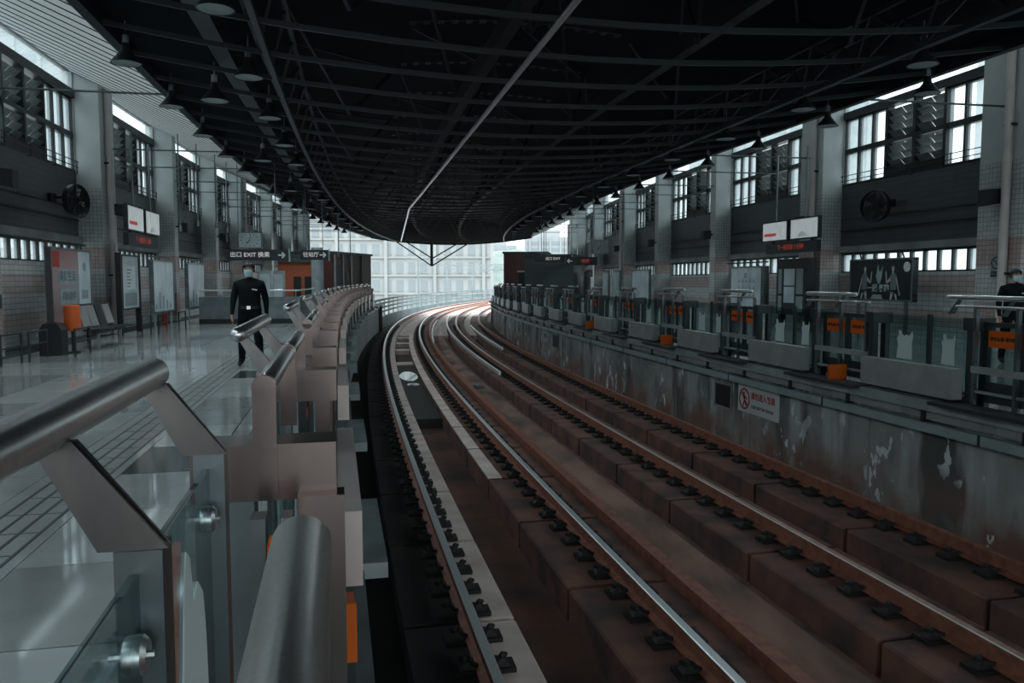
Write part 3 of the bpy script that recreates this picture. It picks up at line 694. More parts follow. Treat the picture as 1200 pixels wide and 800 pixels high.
for y in (-.4,): 
    b = MB(); b.box(.11,.17,y-.012,y+.012,.2,1.17); b.build('rail_plate', M['steel_warm'], g)
b = MB(); b.box(.0,.035,.98,1.05,.0,.9); b.box(.07,.095,.98,1.05,.0,.9); b.build('pocket_post', M['steel_dark'], g)
b = MB(); b.box(.045,.06,.9,.98,.1,.86); b.build('orange_strip', M['orange'], g)
b = MB(); b.box(.10,.22,1.16,1.24,.0,.9); b.build('pocket_post', M['steel_warm'], g)
b = MB(); b.box(.0,.2,-1.2,-.4,0,.12); b.build('base_support', M['gate_dark'], g)
# orange lock boxes at the doors
def obox(s, o, z0, z1, lab, rz):
    t = thing('lock_box', lab, 'box', P(s, o, z0), rz, 'orange boxes on the platform edges')
    b = MB(); b.box(-.035,.03,-.12,.12,0,z1-z0); b.build('box_body', M['orange_dark'], t)
    b = MB(); b.box(.03,.045,-.135,.135,-.0,z1-z0+.012); b.build('box_lid', M['orange'], t)
for i, s in enumerate((10.35, 16.75, 22.9)): obox(s, 5.99, .047, .25, '%s orange box on the ledge of the right platform' % ORD[i], rot(s)+PI/2+PI)
tb = thing('lock_box', 'orange box hanging at the left platform edge below the foreground gate', 'box', P(2.62, -.965, .325), rot(2.62)-PI/2, 'orange boxes on the platform edges')
b = MB(); b.box(-.05,.05,-.03,.03,0,.17); b.build('box_body', M['orange_dark'], tb); b = MB(); b.box(.05,.06,-.036,.036,-.005,.176); b.build('box_lid', M['orange'], tb)
b = MB(); b.box(-.05,.05,-.02,.02,-.305,0); b.build('box_stand', M['gate_dark'], tb)

# ------------------------------------------------------------------ trackside: cable tray, pipe, sign, niches
ct = thing('cable_tray', 'blue grey cable tray bracketed along the right platform wall', 'cable tray')
sweep_obj('tray', M['tray'], -2, S_R-.3, rect(5.90, 6.0, -.36, -.25), parent=ct)
b = MB()
for s in frange(4, 55, 1.5): b.hexa([P(s,5.94,-.25),P(s,6.06,-.25),P(s+.05,6.06,-.25),P(s+.05,5.94,-.25),P(s,5.94,-.09),P(s,6.06,-.09),P(s+.05,6.06,-.09),P(s+.05,5.94,-.09)])
b.build('tray_bracket', M['black'], ct)
b = MB()
for s in frange(4.6, 55, 3.0):
    b = MB(); b.hexa([P(s,5.893,-.365),P(s,5.91,-.365),P(s+.03,5.91,-.365),P(s+.03,5.893,-.365),P(s,5.893,-.245),P(s,5.91,-.245),P(s+.03,5.91,-.245),P(s+.03,5.893,-.245)]); b.build('tray_joint', M['black'], ct)
b = MB(); b.tube([P(s,6.02,-.17) for s in frange(-2, S_R-.5, 1.5)], .022, 8); tag(autosmooth(b.build('pipe', M['black'])), 'thin black pipe above the cable tray on the right wall', 'pipe')
def placard(name, lab, cat, s0, s1, o, z0, z1, m, th=.02, flip=True, group=None, edge=None):
    # a flat board along the wall; local X = out of its face, Y along, Z up; returns its root, width, height
    a, c = P(s0, o, z0), P(s1, o, z0); loc, rz, w = frame(a, c, flip)
    t = thing(name, lab, cat, loc, rz, group); b = MB(); b.box(-th, 0, 0, w, 0, z1-z0); b.build('board', m, t)
    if edge:
        b = MB(); e = .045
        for q in ((0,w,0,e),(0,w,z1-z0-e,z1-z0),(0,e,e,z1-z0-e),(w-e,w,e,z1-z0-e)): b.box(-th-.02, .02, q[0], q[1], q[2], q[3])
        b.build('frame', edge, t)
    return t, w, z1-z0
def letter(parent, txt, size, m, x, y, z, bold=0.0, rzl=0, name='lettering'):
    t = link(name, text_mesh(txt, size, m, bold=bold), parent); t.location = (x, y, z); t.rotation_euler = (PI/2, 0, PI/2); return t
sg, w, h = placard('warning_sign', 'white warning sign with a red barred ring on the stained track wall', 'sign', 11.97, 13.37, 6.03, -.88, -.40, M['white'])
# frame(): flipped so Y runs back towards the camera; left of the sign as read is low Y
letter(sg, '请勿进入轨道', .135, M['red'], .002, w*.63, h*.66, .003); letter(sg, 'KEEP OFF THE TRACKS', .072, M['ink'], .002, w*.62, h*.27, .001)
b = MB(); n = 28; R0, R1 = .19, .155; vs = []; 
for k in range(n):
    c, s = math.cos(2*PI*k/n), math.sin(2*PI*k/n); vs += [(0,c*R0,s*R0),(0,c*R1,s*R1),(.004,c*R0,s*R0),(.004,c*R1,s*R1)]
fs = []
for k in range(n):
    a = 4*k; c = 4*((k+1) % n); fs += [(a+2,c+2,c+3,a+3),(a,a+2,c+2,c),(a+1,c+1,c+3,a+3)]
b.add([(x+.001, y+w*.17, z+h*.5) for x, y, z in vs], fs); b.bar((.004,w*.17-.12,h*.5+.12),(.004,w*.17+.12,h*.5-.12),.03,.004, up=(1,0,0)); b.build('barred_ring', M['red'], sg)
b = MB(); b.lathe([(0,0),(.03,0),(.03,.003),(0,.003)],12,(.001,w*.17-.02,h*.5+.10),ax='x'); b.bar((.002,w*.17-.01,h*.5+.07),(.002,w*.17+.01,h*.5-.04),.05,.003,up=(1,0,0)); b.bar((.002,w*.17,h*.5-.04),(.002,w*.17-.05,h*.5-.14),.03,.003,up=(1,0,0)); b.bar((.002,w*.17+.01,h*.5-.04),(.002,w*.17+.07,h*.5-.12),.03,.003,up=(1,0,0)); b.bar((.002,w*.17,h*.5+.05),(.002,w*.17+.09,h*.5+.0),.025,.003,up=(1,0,0)); b.build('figure_mark', M['ink'], sg)
for i, (s0, s1) in enumerate(((13.62, 14.35), (27.2, 28.2), (42, 43))):
    t, w, h = placard('wall_niche', ['dark equipment niche beside the white warning sign','dark equipment niche further along the right track wall','far dark niche near the end of the right track wall'][i], 'niche', s0, s1, 6.04, -.95, -.45, M['black'], edge=M['concrete'])
t, w, h = placard('notice', 'small pale notice far along the right track wall', 'sign', 29.0, 30.0, 6.03, -.85, -.42, M['ledge']); letter(t, '请勿进入', .16, M['ink'], .002, w/2, h/2)

# ------------------------------------------------------------------ left platform furniture
# dark-red advertising light box
t, w, h = placard('advertising_panel', 'tall rose and grey advertising panel behind the bench', 'advert', 18.1, 20.5, -6.9, .42, 2.16, M['poster_rose'], .1, False, edge=M['steel_dark'])
b = MB(); b.box(.001,.004,w*.66,w-.05,.05,h-.05); b.build('poster_column', M['poster_pale'], t)
for a in ((.16,.60,.96,1.28),(.18,.62,.52,.86)):
    b = MB(); b.box(.002,.006,w*a[0],w*a[1],a[2],a[3]); o = b.build('poster_block', M['ledge'], t)
letter(t, '美好生活', .24, M['print_mid'], .008, w*.38, 1.12, .004); letter(t, '同城相伴', .2, M['print_mid'], .008, w*.40, .69, .004)
b = MB(); b.box(.002,.005,w*.36,w*.40,.06,.75); b.box(.002,.005,w*.73,w*.9,.62,.82); b.lathe([(0,0),(.1,0),(.1,.003),(0,.003)],16,(.004,w*.82,1.35),ax='x'); b.build('poster_mark', M['print_grey'], t)
b = MB(); b.box(.002,.005,w*.04,w*.2,h-.42,h-.08); b.build('poster_flash', M['red'], t)
for y in (.12, w-.12):
    b = MB(); b.box(-.09,-.02,y-.04,y+.04,-.42,0); b.build('leg', M['black'], t)
b = MB(); b.box(-.16,-.12,-.1,w+.1,h+.1,h+.14); b.tube([(-.12,.2,h),(-.14,.2,h+.12)],.02,6); b.tube([(-.12,w-.2,h),(-.14,w-.2,h+.12)],.02,6); b.build('lamp_bar', M['black'], t)
# map board and two pale panels
t, w, h = placard('map_board', 'black framed map board on tall posts beside the left downpipe', 'board', 22.85, 24.4, -6.9, .66, 2.16, M['poster_pale'], .08, False, edge=M['black'])
b = MB(); b.box(.001,.004,w*.25,w*.78,.55,1.2); b.build('map_sheet', M['white'], t); b = MB(); b.box(.001,.005,w*.15,w*.85,.1,.46); b.build('map_block', M['print_grey'], t)
for k in range(6):
    b = MB(); b.box(.004,.006,w*.3,w*(.45+.05*(k%3)),.62+.09*k,.65+.09*k); b.build('map_line', M['print_mid'], t)
b = MB(); b.box(-.12,.02,-.12,-.02,-.66,h+.04); b.build('leg', M['black'], t); b = MB(); b.box(-.12,.02,w+.02,w+.1,-.66,h); b.build('leg', M['black'], t)
for i, (s0, s1, o) in enumerate(((24.5, 26.8, -6.55), (28.0, 30.4, -6.4))):
    t, w, h = placard('advertising_panel', ['wide pale poster panel on thin legs right of the map board','pale poster panel beside the stair parapet, farther of two'][i], 'advert', s0, s1, o, .5, 2.06, M['poster_pale'], .08, False, 'pale poster panels on the left platform', M['steel_dark'])
    b = MB(); b.box(.001,.004,w*.06,w*.55,.1,h-.1); b.build('poster_tint', [M['poster_rose'],M['ledge']][i], t) if i == 0 and False else None
    b = MB()
    for k in range(5): b.box(.001,.004,w*(.1+.17*k),w*(.16+.17*k),.12,.25+.12*((k*7)%4))
    b.build('poster_mark', M['print_grey'], t)
    for y in (.25, w-.25):
        b = MB(); b.box(-.06,-.02,y-.03,y+.03,-.5,0); b.build('leg', M['ledge'], t)
    b = MB(); b.box(-.14,-.10,-.1,w+.1,h+.08,h+.11); b.tube([(-.1,w/2,h),(-.12,w/2,h+.1)],.02,6); b.build('lamp_bar', M['black'], t)
# bench with four seats
a, c = P(17.75, -6.05), P(19.85, -6.05); loc, rz, w = frame(a, c, False)
bn = thing('bench', 'four seat metal bench with dark seats and shiny backs', 'bench', loc, rz)
for k in range(4):
    y0, y1 = .06+k*w/4, (k+1)*w/4-.02
    b = MB(); b.hexa([(-.18,y0,.42),(.30,y0,.44),(.30,y1,.44),(-.18,y1,.42),(-.18,y0,.45),(.30,y0,.47),(.30,y1,.47),(-.18,y1,.45)]); b.build('seat', M['black'], bn)
    b = MB(); b.hexa([(-.20,y0,.5),(-.17,y0,.5),(-.17,y1,.5),(-.20,y1,.5),(-.32,y0,.92),(-.29,y0,.93),(-.29,y1,.93),(-.32,y1,.92)]); b.build('backrest', M['steel'] if k != 2 else M['black'], bn)
b = MB(); b.box(-.02,.06,0,w,.36,.42); b.box(-.34,-.31,0,w,.93,.97); b.build('beam', M['black'], bn)
for y in (.3, w-.3):
    b = MB(); b.box(.0,.05,y-.03,y+.03,.03,.37); b.box(-.28,.30,y-.03,y+.03,0,.035); b.build('leg', M['ledge'], bn)
# bins
t = thing('litter_bin', 'black chamfered litter bin beside the bench', 'bin', P(17.1, -6.55), rot(17))
b = MB(); b.prism([(-.2,0),(.2,0),(.2,.5),(.13,.62),(-.13,.62),(-.2,.5)], -.18, .18, 'y'); b.build('bin_body', M['black'], t); b = MB(); b.box(-.1,.1,-.12,.12,.62,.64); b.build('bin_lid', M['gate_dark'], t)
t = thing('recycling_bin', 'orange round bin on a post at the left end of the bench', 'bin', P(17.55, -6.35), rot(17.5))
b = MB(); b.lathe([(0,.45),(.13,.45),(.15,.5),(.15,.95),(.13,.97),(0,.97)], 18); autosmooth(b.build('bin_body', M['orange_dark'], t)); b = MB(); b.tube([(0,0,0),(0,0,.46)],.03,8); b.lathe([(0,0),(.14,0),(.14,.02),(0,.02)],14); b.build('bin_post', M['black'], t)
t = thing('hydrant_pipe', 'red vertical pipe behind the pale poster panels', 'pipe', P(27.4, -7.0)); b = MB(); b.tube([(0,0,0),(0,0,1.0)],.09,12); autosmooth(b.build('pipe_shaft', M['red'], t)); b = MB(); b.tube([(0,0,1.0),(0,0,1.06)],.11,12); b.build('pipe_cap', M['red'], t)
# crowd stanchions along the wall
for i, (s, o) in enumerate(((15.3,-6.6),(16.2,-6.5),(17.0,-6.0),(22.4,-6.2),(23.6,-6.1),(25.0,-5.9))):
    t = thing('stanchion', '%s low dark barrier on two posts along the left wall' % ORD[i], 'barrier', P(s, o), rot(s), 'low barriers along the left wall')
    for y in (-.42, .42):
        b = MB(); b.tube([(0,y,0),(0,y,.55)],.02,8); b.build('post', M['black'], t)
    b = MB(); b.tube([(0,-.45,.53),(0,.45,.53)],.018,8); b.tube([(0,-.45,.3),(0,.45,.3)],.014,8); b.build('bar', M['black'], t)
t = thing('fire_point', 'small black box on a thin post at the left edge', 'box', P(15.9, -7.05), rot(16)); b = MB(); b.box(-.06,.06,-.1,.1,.95,1.2); b.build('box_body', M['black'], t); b = MB(); b.tube([(0,0,0),(0,0,.95)],.03,8); b.build('post', M['frame'], t)
# stair parapet with railing across the platform
sp = thing('stair_parapet', 'low grey parapet with handrail round the stairs behind the guard', 'parapet', P(28.2, -4.55), rot(28.2))
b = MB(); b.box(-1.55,1.75,-.06,.06,0,.9); b.box(-1.55,-1.43,.06,7,0,.9); b.box(1.63,1.75,.06,7,0,.9); b.build('parapet_wall', M['steel_dark'], sp)
b = MB(); b.tube([(-1.55,0,1.12),(1.75,0,1.12)],.025,8); b.tube([(1.69,0,1.12),(1.69,7,1.12)],.025,8); b.build('handrail', M['steel'], sp)
for x in (-1.5,-.8,0,.8,1.6):
    b = MB(); b.tube([(x,0,.9),(x,0,1.12)],.015,6); b.build('baluster', M['steel'], sp)
b = MB(); b.box(-1.56,1.76,-.075,-.06,0,.16); b.build('plinth_strip', M['black'], sp)

# ------------------------------------------------------------------ hanging screens, clocks, direction signs
def screens(side, s0, sgap, o, z0, z1, flip):
    t = thing('information_display', 'pair of hanging screens over a dark led board on the %s platform' % side, 'display', P(s0, o), rot(s0) + (PI if flip else 0))
    d = -1 if flip else 1
    for k in range(2):
        y0 = k*(1.42+sgap)
        b = MB(); b.box(-.09,0,min(d*y0,d*(y0+1.42)),max(d*y0,d*(y0+1.42)),z0-.04,z1+.04); sc = b.build('screen_case', M['black'], t)
        b = MB(); ya, yb = sorted((d*(y0+.06), d*(y0+1.36))); b.box(.0,.004,ya,yb,z0,z1); b.build('screen', M['screen'], sc)
        if k == 0 and flip:
            pass
        q = MB()
        if (k == 1) == flip: q.box(.004,.006,ya+.08,ya+.75,z0+.12,z0+.2); q.build('caption', M['led_red'], sc)
        else: q.prism([(ya+.3,z0+.03),(ya+.95,z0+.03),(ya+.55,z0+.2)],.004,.006,'x'); q.build('picture', M['white'], sc)
        b = MB(); b.tube([(-.05,d*(y0+.7),z1+.04),(-.05,d*(y0+.7),5.0)],.025,8)
        b.build('hanger', M['steel_dark'], t)
    ya, yb = sorted((d*.1, d*(2.75))); b = MB(); b.box(-.14,-.02,ya,yb,z0-.38,z0-.08); bd = b.build('led_board', M['black'], t)
    tx = link('lettering', text_mesh('下一班列车 3 分钟', .17, M['led_red']), bd); tx.location = (-.018,(ya+yb)/2,z0-.23); tx.rotation_euler = (PI/2,0,PI/2)
    b = MB(); b.box(-.1,-.04,ya+.3,ya+.36,z0-.1,z0); b.box(-.1,-.04,yb-.36,yb-.3,z0-.1,z0); b.build('led_bracket', M['black'], t)
screens('left', 20.35, .16, -6.0, 2.68, 3.23, False)
screens('right', 19.0, .12, 11.0, 2.6, 3.1, True)
def clock(lab, s, o, z0, w, h):
    t = thing('station_clock', lab, 'clock', P(s, o, z0), rot(s))
    b = MB(); b.box(-w/2,w/2,0,.12,0,h); b.build('clock_case', M['booth_grey'], t)
    b = MB(); b.box(-w/2+.03,w/2-.03,-.004,0,.03,h-.03); b.build('clock_face', M['ledge'] if 'left' in lab else M['steel_dark'], t)
    q = MB()
    for k in range(12):
        a = k*PI/6; q.box(math.sin(a)*w*.36-.018, math.sin(a)*w*.36+.018, -.008, -.004, h/2+math.cos(a)*h*.38-.018, h/2+math.cos(a)*h*.38+.018)
    q.build('hour_mark', M['ink'], t)
    q = MB(); q.bar((0,-.009,h/2),(w*.05,-.009,h*.86),.02,.004,up=(0,1,0)); q.build('minute_hand', M['ink'], t)
    q = MB(); q.bar((0,-.011,h/2),(-w*.14,-.011,h*.28),.03,.004,up=(0,1,0)); q.build('hour_hand', M['ink'], t)
    q = MB()
    for x in (-w/3, w/3): q.tube([(x,.06,h),(x,.06,5.0-z0)],.02,6)
    q.build('hanger', M['steel_dark'], t)
clock('pale rectangular clock hanging above the left platform', 30.2, -4.75, 2.62, .84, .58)
clock('dim rectangular clock hanging above the right platform', 37.5, 10.1, 2.72, .86, .68)
def dirsign(lab, s, o, z0, w, h, txt, arrow, amb=M['sign_white']):
    t = thing('direction_sign', lab, 'sign', P(s, o, z0), rot(s))
    b = MB(); b.box(-w/2,w/2,0,.14,0,h); b.build('sign_case', M['black'], t)
    tx = link('lettering', text_mesh(txt, h*.52, amb), t); tx.location = (-.12*arrow*w, -.003, h/2); tx.rotation_euler = (PI/2,0,0)
    if arrow:
        q = MB(); x = arrow*(w/2-.22); l = h*.3
        q.bar((x-arrow*l,-.004,h/2),(x+arrow*l,-.004,h/2),.05,.004,up=(0,1,0))
        for sg2 in (-1,1): q.bar((x+arrow*l,-.004,h/2),(x+arrow*l*.1,-.004,h/2+sg2*l*.8),.05,.004,up=(0,1,0))
        q.build('arrow', M['white'], t)
    q = MB(); q.box(w/2,w/2+.04,.0,.14,-.03,h+.03); q.build('end_plate', M['ledge'], t)
    q = MB()
    for x in (-w*.3, w*.3): q.tube([(x,.07,h),(x,.07,zd(o)+.03-z0 if -4.2 < o < 9.2 else 5.34-z0)],.016,6)
    q.build('hanger', M['steel_dark'], t)
dirsign('long black hanging exit sign with a white arrow, left platform', 27.0, -4.0, 2.10, 1.95, .36, '出口 EXIT 换乘', 1)
dirsign('shorter black hanging sign with an arrow beyond the long one, left platform', 33.0, -2.75, 2.28, 1.1, .40, '往站厅', 1)
dirsign('black sign on the dark booth of the right platform', 43.0, 8.7, 2.45, 2.1, .36, '出口 EXIT', 0)
dirsign('black hanging sign with an arrow in front of the right clock', 38.5, 9.4, 2.2, 1.6, .4, '地铁', -1, M['led_red'])
# speakers, fans, cameras on brackets, hanging rods
def fan(lab, s, o, flip):
    t = thing('wall_fan', lab, 'fan', P(s, o, 3.35), rot(s) + (PI if flip else 0))
    b = MB(); b.tube([(-.55,0,.1),(.05,0,.1)],.03,8); b.box(-.58,-.5,-.1,.1,0,.2); b.lathe([(0,-.18),(.1,-.18),(.11,.0),(0,.0)],12,(.1,0,0),ax='x'); autosmooth(b.build('motor', M['black'], t))
    b = MB()
    for r in (.1,.2,.3,.38): b.lathe([(r,.06),(r+.014,.06),(r+.014,.075),(r,.075),(r,.06)],24,(.1,0,0),ax='x')
    for k in range(16): a = k*PI/8; b.bar((.16,math.cos(a)*.06,math.sin(a)*.06),(.16,math.cos(a)*.39,math.sin(a)*.39),.012)
    b.lathe([(.39,-.06),(.4,-.06),(.4,.07),(.39,.07)],24,(.1,0,0),ax='x'); b.build('cage', M['black'], t)
    b = MB()
    for k in range(4):
        a = k*PI/2; b.hexa([(.09,math.cos(a)*.06,math.sin(a)*.06),(.11,math.cos(a+.3)*.06,math.sin(a+.3)*.06),(.13,math.cos(a+1.1)*.36,math.sin(a+1.1)*.36),(.1,math.cos(a)*.36,math.sin(a)*.36),(.1,math.cos(a)*.06,math.sin(a)*.06),(.12,math.cos(a+.3)*.06,math.sin(a+.3)*.06),(.14,math.cos(a+1.1)*.36,math.sin(a+1.1)*.36),(.11,math.cos(a)*.36,math.sin(a)*.36)])
    b.build('blades', M['black'], t); t.rotation_euler.z += -.35 if not flip else .35
fan('round black wall fan above the low windows on the left wall', 21.0, -7.4, False)
fan('round black wall fan above the billboard on the right wall', 18.6, 12.4, True)
def speaker(lab, s, o, z, flip):
    t = thing('loudspeaker', lab, 'speaker', P(s, o, z), rot(s) + (PI if flip else 0), 'loudspeakers on the pilasters')
    b = MB(); b.prism([(0,-.16),(.3,-.22),(.3,.12),(0,.14)], -.14, .14, 'y'); b.build('speaker_body', M['black'], t)
    b = MB(); b.box(-.12,0,-.03,.03,-.03,.03); b.build('speaker_bracket', M['frame'], t)
for i, s in enumerate(LP[4:9]): speaker('black loudspeaker on the %s pilaster of the left wall' % ORD[i], s, -7.26, 3.4, False)
for i, s in enumerate(RP[3:8]): speaker('black loudspeaker on the %s pilaster of the right wall' % ORD[i], s, 12.26, 3.2, True)
for i, (s, o, z0) in enumerate(((26.4,-6.2,3.0),(27.0,-5.8,3.2),(27.8,-5.4,3.2),(28.6,-5.2,3.1),(35.2,-3.4,2.9),(39.0,-2.3,2.6),(44.0,-2.2,2.6),(46.0,8.6,2.9),(50,9.2,2.9),(33,8.7,2.6))):
    ztop = 5.1 + max(0, (-4.45 - o))*.49 if o < 0 else zd(o)+.02
    b = MB(); b.tube([P(s,o,z0), P(s,o,ztop)], .022, 6); b.tube([P(s,o,z0-.02), P(s,o,z0+.16)], .05, 8)
    tag(b.build('hanging_rod', M['steel_dark']), '%s thin rod hanging from the %s' % (ORD[i], 'ceiling over the left platform' if o < 0 else 'roof over the right platform'), 'rod', 'thin rods hanging from the ceilings')

# ------------------------------------------------------------------ right platform furniture
t, w, h = placard('billboard', 'black billboard with two pale athletes and a white badge', 'billboard', 16.6, 19.1, 12.0, .95, 2.0, M['poster_dark'], .12, True, edge=M['steel_dark'])
def athlete(yc, d):
    b = MB(); X0, X1 = .001, .004
    def P2(pts): b.prism([(yc+d*p, q) for p, q in pts], X0, X1, 'x')
    P2([(-.10,.62),(-.02,.70),(.07,.70),(.14,.60),(.10,.28),(-.09,.28)]); b.build('print_shirt', M['print_mid'], t)
    b = MB(); n = 14; P2([(.03+.045*math.cos(2*PI*k/n), .79+.065*math.sin(2*PI*k/n)) for k in range(n)])
    P2([(.0,.68),(.06,.68),(.05,.74),(.01,.74)]); P2([(.12,.62),(.15,.58),(.27,.46),(.24,.43),(.1,.52)]); P2([(.24,.45),(.28,.46),(.31,.72),(.28,.74)])
    P2([(-.1,.60),(-.06,.56),(-.17,.28),(-.21,.14),(-.24,.16)]); P2([(.0,.22),(.1,.24),(.12,.04),(.07,.04)]); P2([(-.1,.2),(-.02,.2),(-.1,.04),(-.14,.04)]); b.build('print_skin', M['print_skin'], t)
    b = MB(); P2([(-.1,.28),(.11,.28),(.13,.2),(-.0,.16),(-.11,.18)]); b.build('print_shorts', M['poster_dark'], t)
athlete(w*.25, 1); athlete(w*.72, -1)
b = MB(); b.prism([(w*.44,.62),(w*.47,.44),(w*.50,.42),(w*.53,.56),(w*.55,.88),(w*.50,.70),(w*.47,.92),(w*.455,.72)], .001, .004, 'x'); b.build('print_burst', M['ledge'], t)
letter(t, '一起 奔跑', .2, M['ledge'], .003, w*.48, .31, .006)
b = MB(); b.prism([(w*.36,.05),(w*.56,.05),(w*.53,.16),(w*.40,.16)], .001, .003, 'x'); b.build('print_shoe', M['print_grey'], t)
b = MB(); b.lathe([(0,0),(.12,0),(.12,.003),(0,.003)],20,(.002,w*.91,h-.22),ax='x'); b.build('print_badge', M['white'], t)
for y in (.3, w-.3):
    b = MB(); b.box(-.1,-.04,y-.04,y+.04,-.95,0); b.build('leg', M['steel_dark'], t)
b = MB(); b.box(-.02,.03,-.25,w+.25,h+.12,h+.16); b.tube([(-.05,.4,h),(0,.4,h+.13)],.02,6); b.tube([(-.05,w-.4,h),(0,w-.4,h+.13)],.02,6); b.build('lamp_bar', M['black'], t)
t, w, h = placard('advertising_panel', 'pale blue poster panel on the right platform', 'advert', 23.6, 25.95, 11.8, .4, 1.92, M['poster_pale'], .22, True, edge=M['steel_dark'])
b = MB()
for i in range(5):
    for j in range(3): b.prism([(w*(.25+.12*i)+.05*math.sin(i+j), .55+.22*j),(w*(.31+.12*i), .55+.22*j),(w*(.29+.12*i), .68+.22*j+.04*(i%2))],.001,.004,'x')
b.build('poster_mark', M['print_grey'], t); b = MB(); b.lathe([(.05,0),(.09,0),(.09,.003),(.05,.003),(.05,0)],16,(.002,w*.5,h-.3),ax='x'); b.build('poster_mark', M['print_mid'], t)
for y in (.3, w-.3):
    b = MB(); b.box(-.15,-.07,y-.04,y+.04,-.4,0); b.build('leg', M['black'], t)
b = MB(); b.box(-.05,0,-.3,w+.3,h+.1,h+.14); b.tube([(-.08,.4,h),(-.03,.4,h+.12)],.02,6); b.tube([(-.08,w-.4,h),(-.03,w-.4,h+.12)],.02,6); b.build('lamp_bar', M['black'], t)
t, w, h = placard('map_board', 'black map board with pale map sheets on the right platform', 'board', 20.95, 22.65, 11.8, .45, 2.1, M['black'], .3, True)
for a in ((.08,.2,.62,1.35),(.28,.64,.86,1.35),(.28,.64,.35,.82),(.70,.92,.62,1.35),(.08,.2,.1,.55),(.70,.92,.1,.55)):
    b = MB(); b.box(.001,.012,w*a[0],w*a[1],a[2],a[3]); b.build('map_sheet', M['print_grey'] if a[1]-a[0] < .3 else M['poster_pale'], t)
for y in (.1, w-.1):
    b = MB(); b.box(-.25,-.05,y-.05,y+.05,-.45,0); b.build('leg', M['black'], t)
t, w, h = placard('no_smoking_sign', 'small grey no smoking sign on the nearest right pilaster', 'sign', 14.34, 14.66, 12.36, 1.52, 1.98, M['print_grey'])
b = MB()
for k in range(20):
    a0, a1 = 2*PI*k/20, 2*PI*(k+1)/20; b.bar((.003,w/2+math.cos(a0)*.12,.3+math.sin(a0)*.12),(.003,w/2+math.cos(a1)*.12,.3+math.sin(a1)*.12),.025,.004,up=(1,0,0))
b.bar((.003,w/2-.085,.385),(.003,w/2+.085,.215),.022,.004,up=(1,0,0)); b.box(.001,.005,.02,w-.02,.02,.13); b.build('barred_ring', M['ink'], t)
letter(t, '禁止吸烟', .065, M['print_grey'], .006, w/2, .075)
for i, (s0, s1) in enumerate(((33.7, 36.5), (38.2, 39.6), (40.0, 41.4), (44.4, 46))):
    t, w, h = placard('advertising_panel', '%s pale poster panel of the far right platform' % ORD[i], 'advert', s0, s1, 11.4 - .15*i, .4, 1.95, M['poster_pale'], .08, True, 'far pale panels on the right platform', M['steel_dark'])
    for y in (.2, w-.2):
        b = MB(); b.box(-.06,-.02,y-.03,y+.03,-.4,0); b.build('leg', M['black'], t)
for i, (s, o, w, m) in enumerate(((36.6,-5.3,.55,'poster_pale'),(38.2,-5.0,.5,'poster_pale'))):
    t = thing('vending_machine', ['left of two slim lit machines beyond the stairs','right of two slim lit machines beyond the stairs'][i], 'machine', P(s, o), rot(s)); b = MB(); b.box(-w/2,w/2,0,.5,.08,1.9); b.build('cabinet', M['ledge'], t)
    b = MB(); b.box(-w/2+.05,w/2-.05,-.01,0,.5,1.75); b.build('front_panel', M[m], t); b = MB(); b.box(-w/2+.03,w/2-.03,.03,.47,0,.08); b.build('plinth_strip', M['black'], t)

# ------------------------------------------------------------------ booths at the platform ends
def booth(name, lab, pa, pb, depth, h, m, z0=0):    # front from pa to pb (as seen from the station), body behind it
    a, c = Vector(pa), Vector(pb); d = c - a; w = d.length; t = thing(name, lab, 'booth', (a.x, a.y, z0), math.atan2(d.y, d.x))
    b = MB(); b.box(0,w,0,depth,0,h-.12); b.build('booth_wall', m, t); b = MB(); b.box(-.08,w+.08,-.08,depth+.05,h-.12,h); b.build('booth_roof', M['booth_grey'], t); return t, w
t, w = booth('booth', 'dark red booth beside the far end of the left platform', (-9.5, 42.2), (-8.35, 47.2), 3.0, 3.0, M['booth'])
for x, ww in ((.15,.16),(1.2,.12),(2.3,.1),(3.7,.08)):
    b = MB(); b.box(x,x+ww,-.05,0,.0,2.85); b.build('wall_strip', M['ledge'] if x < 3 else M['booth_grey'], t)
b = MB(); b.box(.34,1.16,-.03,0,0,2.3); b.build('booth_door', M['black'], t)
b = MB(); b.box(1.55,1.95,-.06,0,1.4,1.9); b.build('notice_board', M['booth_grey'], t)
t, w = booth('booth', 'booth with an orange front wall beyond the stairs', (-11.5, 39.2), (-9.75, 39.6), 1.8, 2.75, M['orange_wall'])
for x in (.72, 1.25):
    b = MB(); b.box(x,x+.36,-.03,0,0,1.65); b.build('booth_door', M['black'], t)
b = MB(); b.box(0,w,-.2,0,2.35,2.6); b.build('fascia', M['booth_grey'], t)
b = MB(); b.tube([P(38.6,-3.25,0), P(38.6,-3.25,3.0)], .28, 18); tag(autosmooth(b.build('column', M['ledge'])), 'pale round column between the orange and the dark red booths', 'column')
t, w = booth('booth', 'dark grey booth on the far right platform', tuple(P(44.2,7.3))[:2], tuple(P(43.4,9.9))[:2], 4.2, 2.9, M['booth_grey'])
b = MB(); b.box(.35,w-.2,-.03,0,1.0,1.12); b.box(.3,.8,-.03,0,.9,1.2); b.build('wall_strip', M['booth'], t)
b = MB(); b.box(-.04,0,.3,1.3,0,2.7); b.build('door_frame', M['ledge'], t); b = MB(); b.box(-.06,-.04,.55,1.05,0,2.3); b.build('booth_door', M['black'], t)
t, w = booth('booth', 'dark red booth at the end of the right platform', tuple(P(53,6.7))[:2], tuple(P(52.5,9.5))[:2], 3.5, 3.35, M['booth'])
b = MB(); b.box(1.0,2.2,-.05,0,0,2.0); b.build('booth_door', M['black'], t); b = MB(); b.box(.9,2.3,-.07,0,2.0,2.1); b.build('door_lintel', M['ledge'], t)

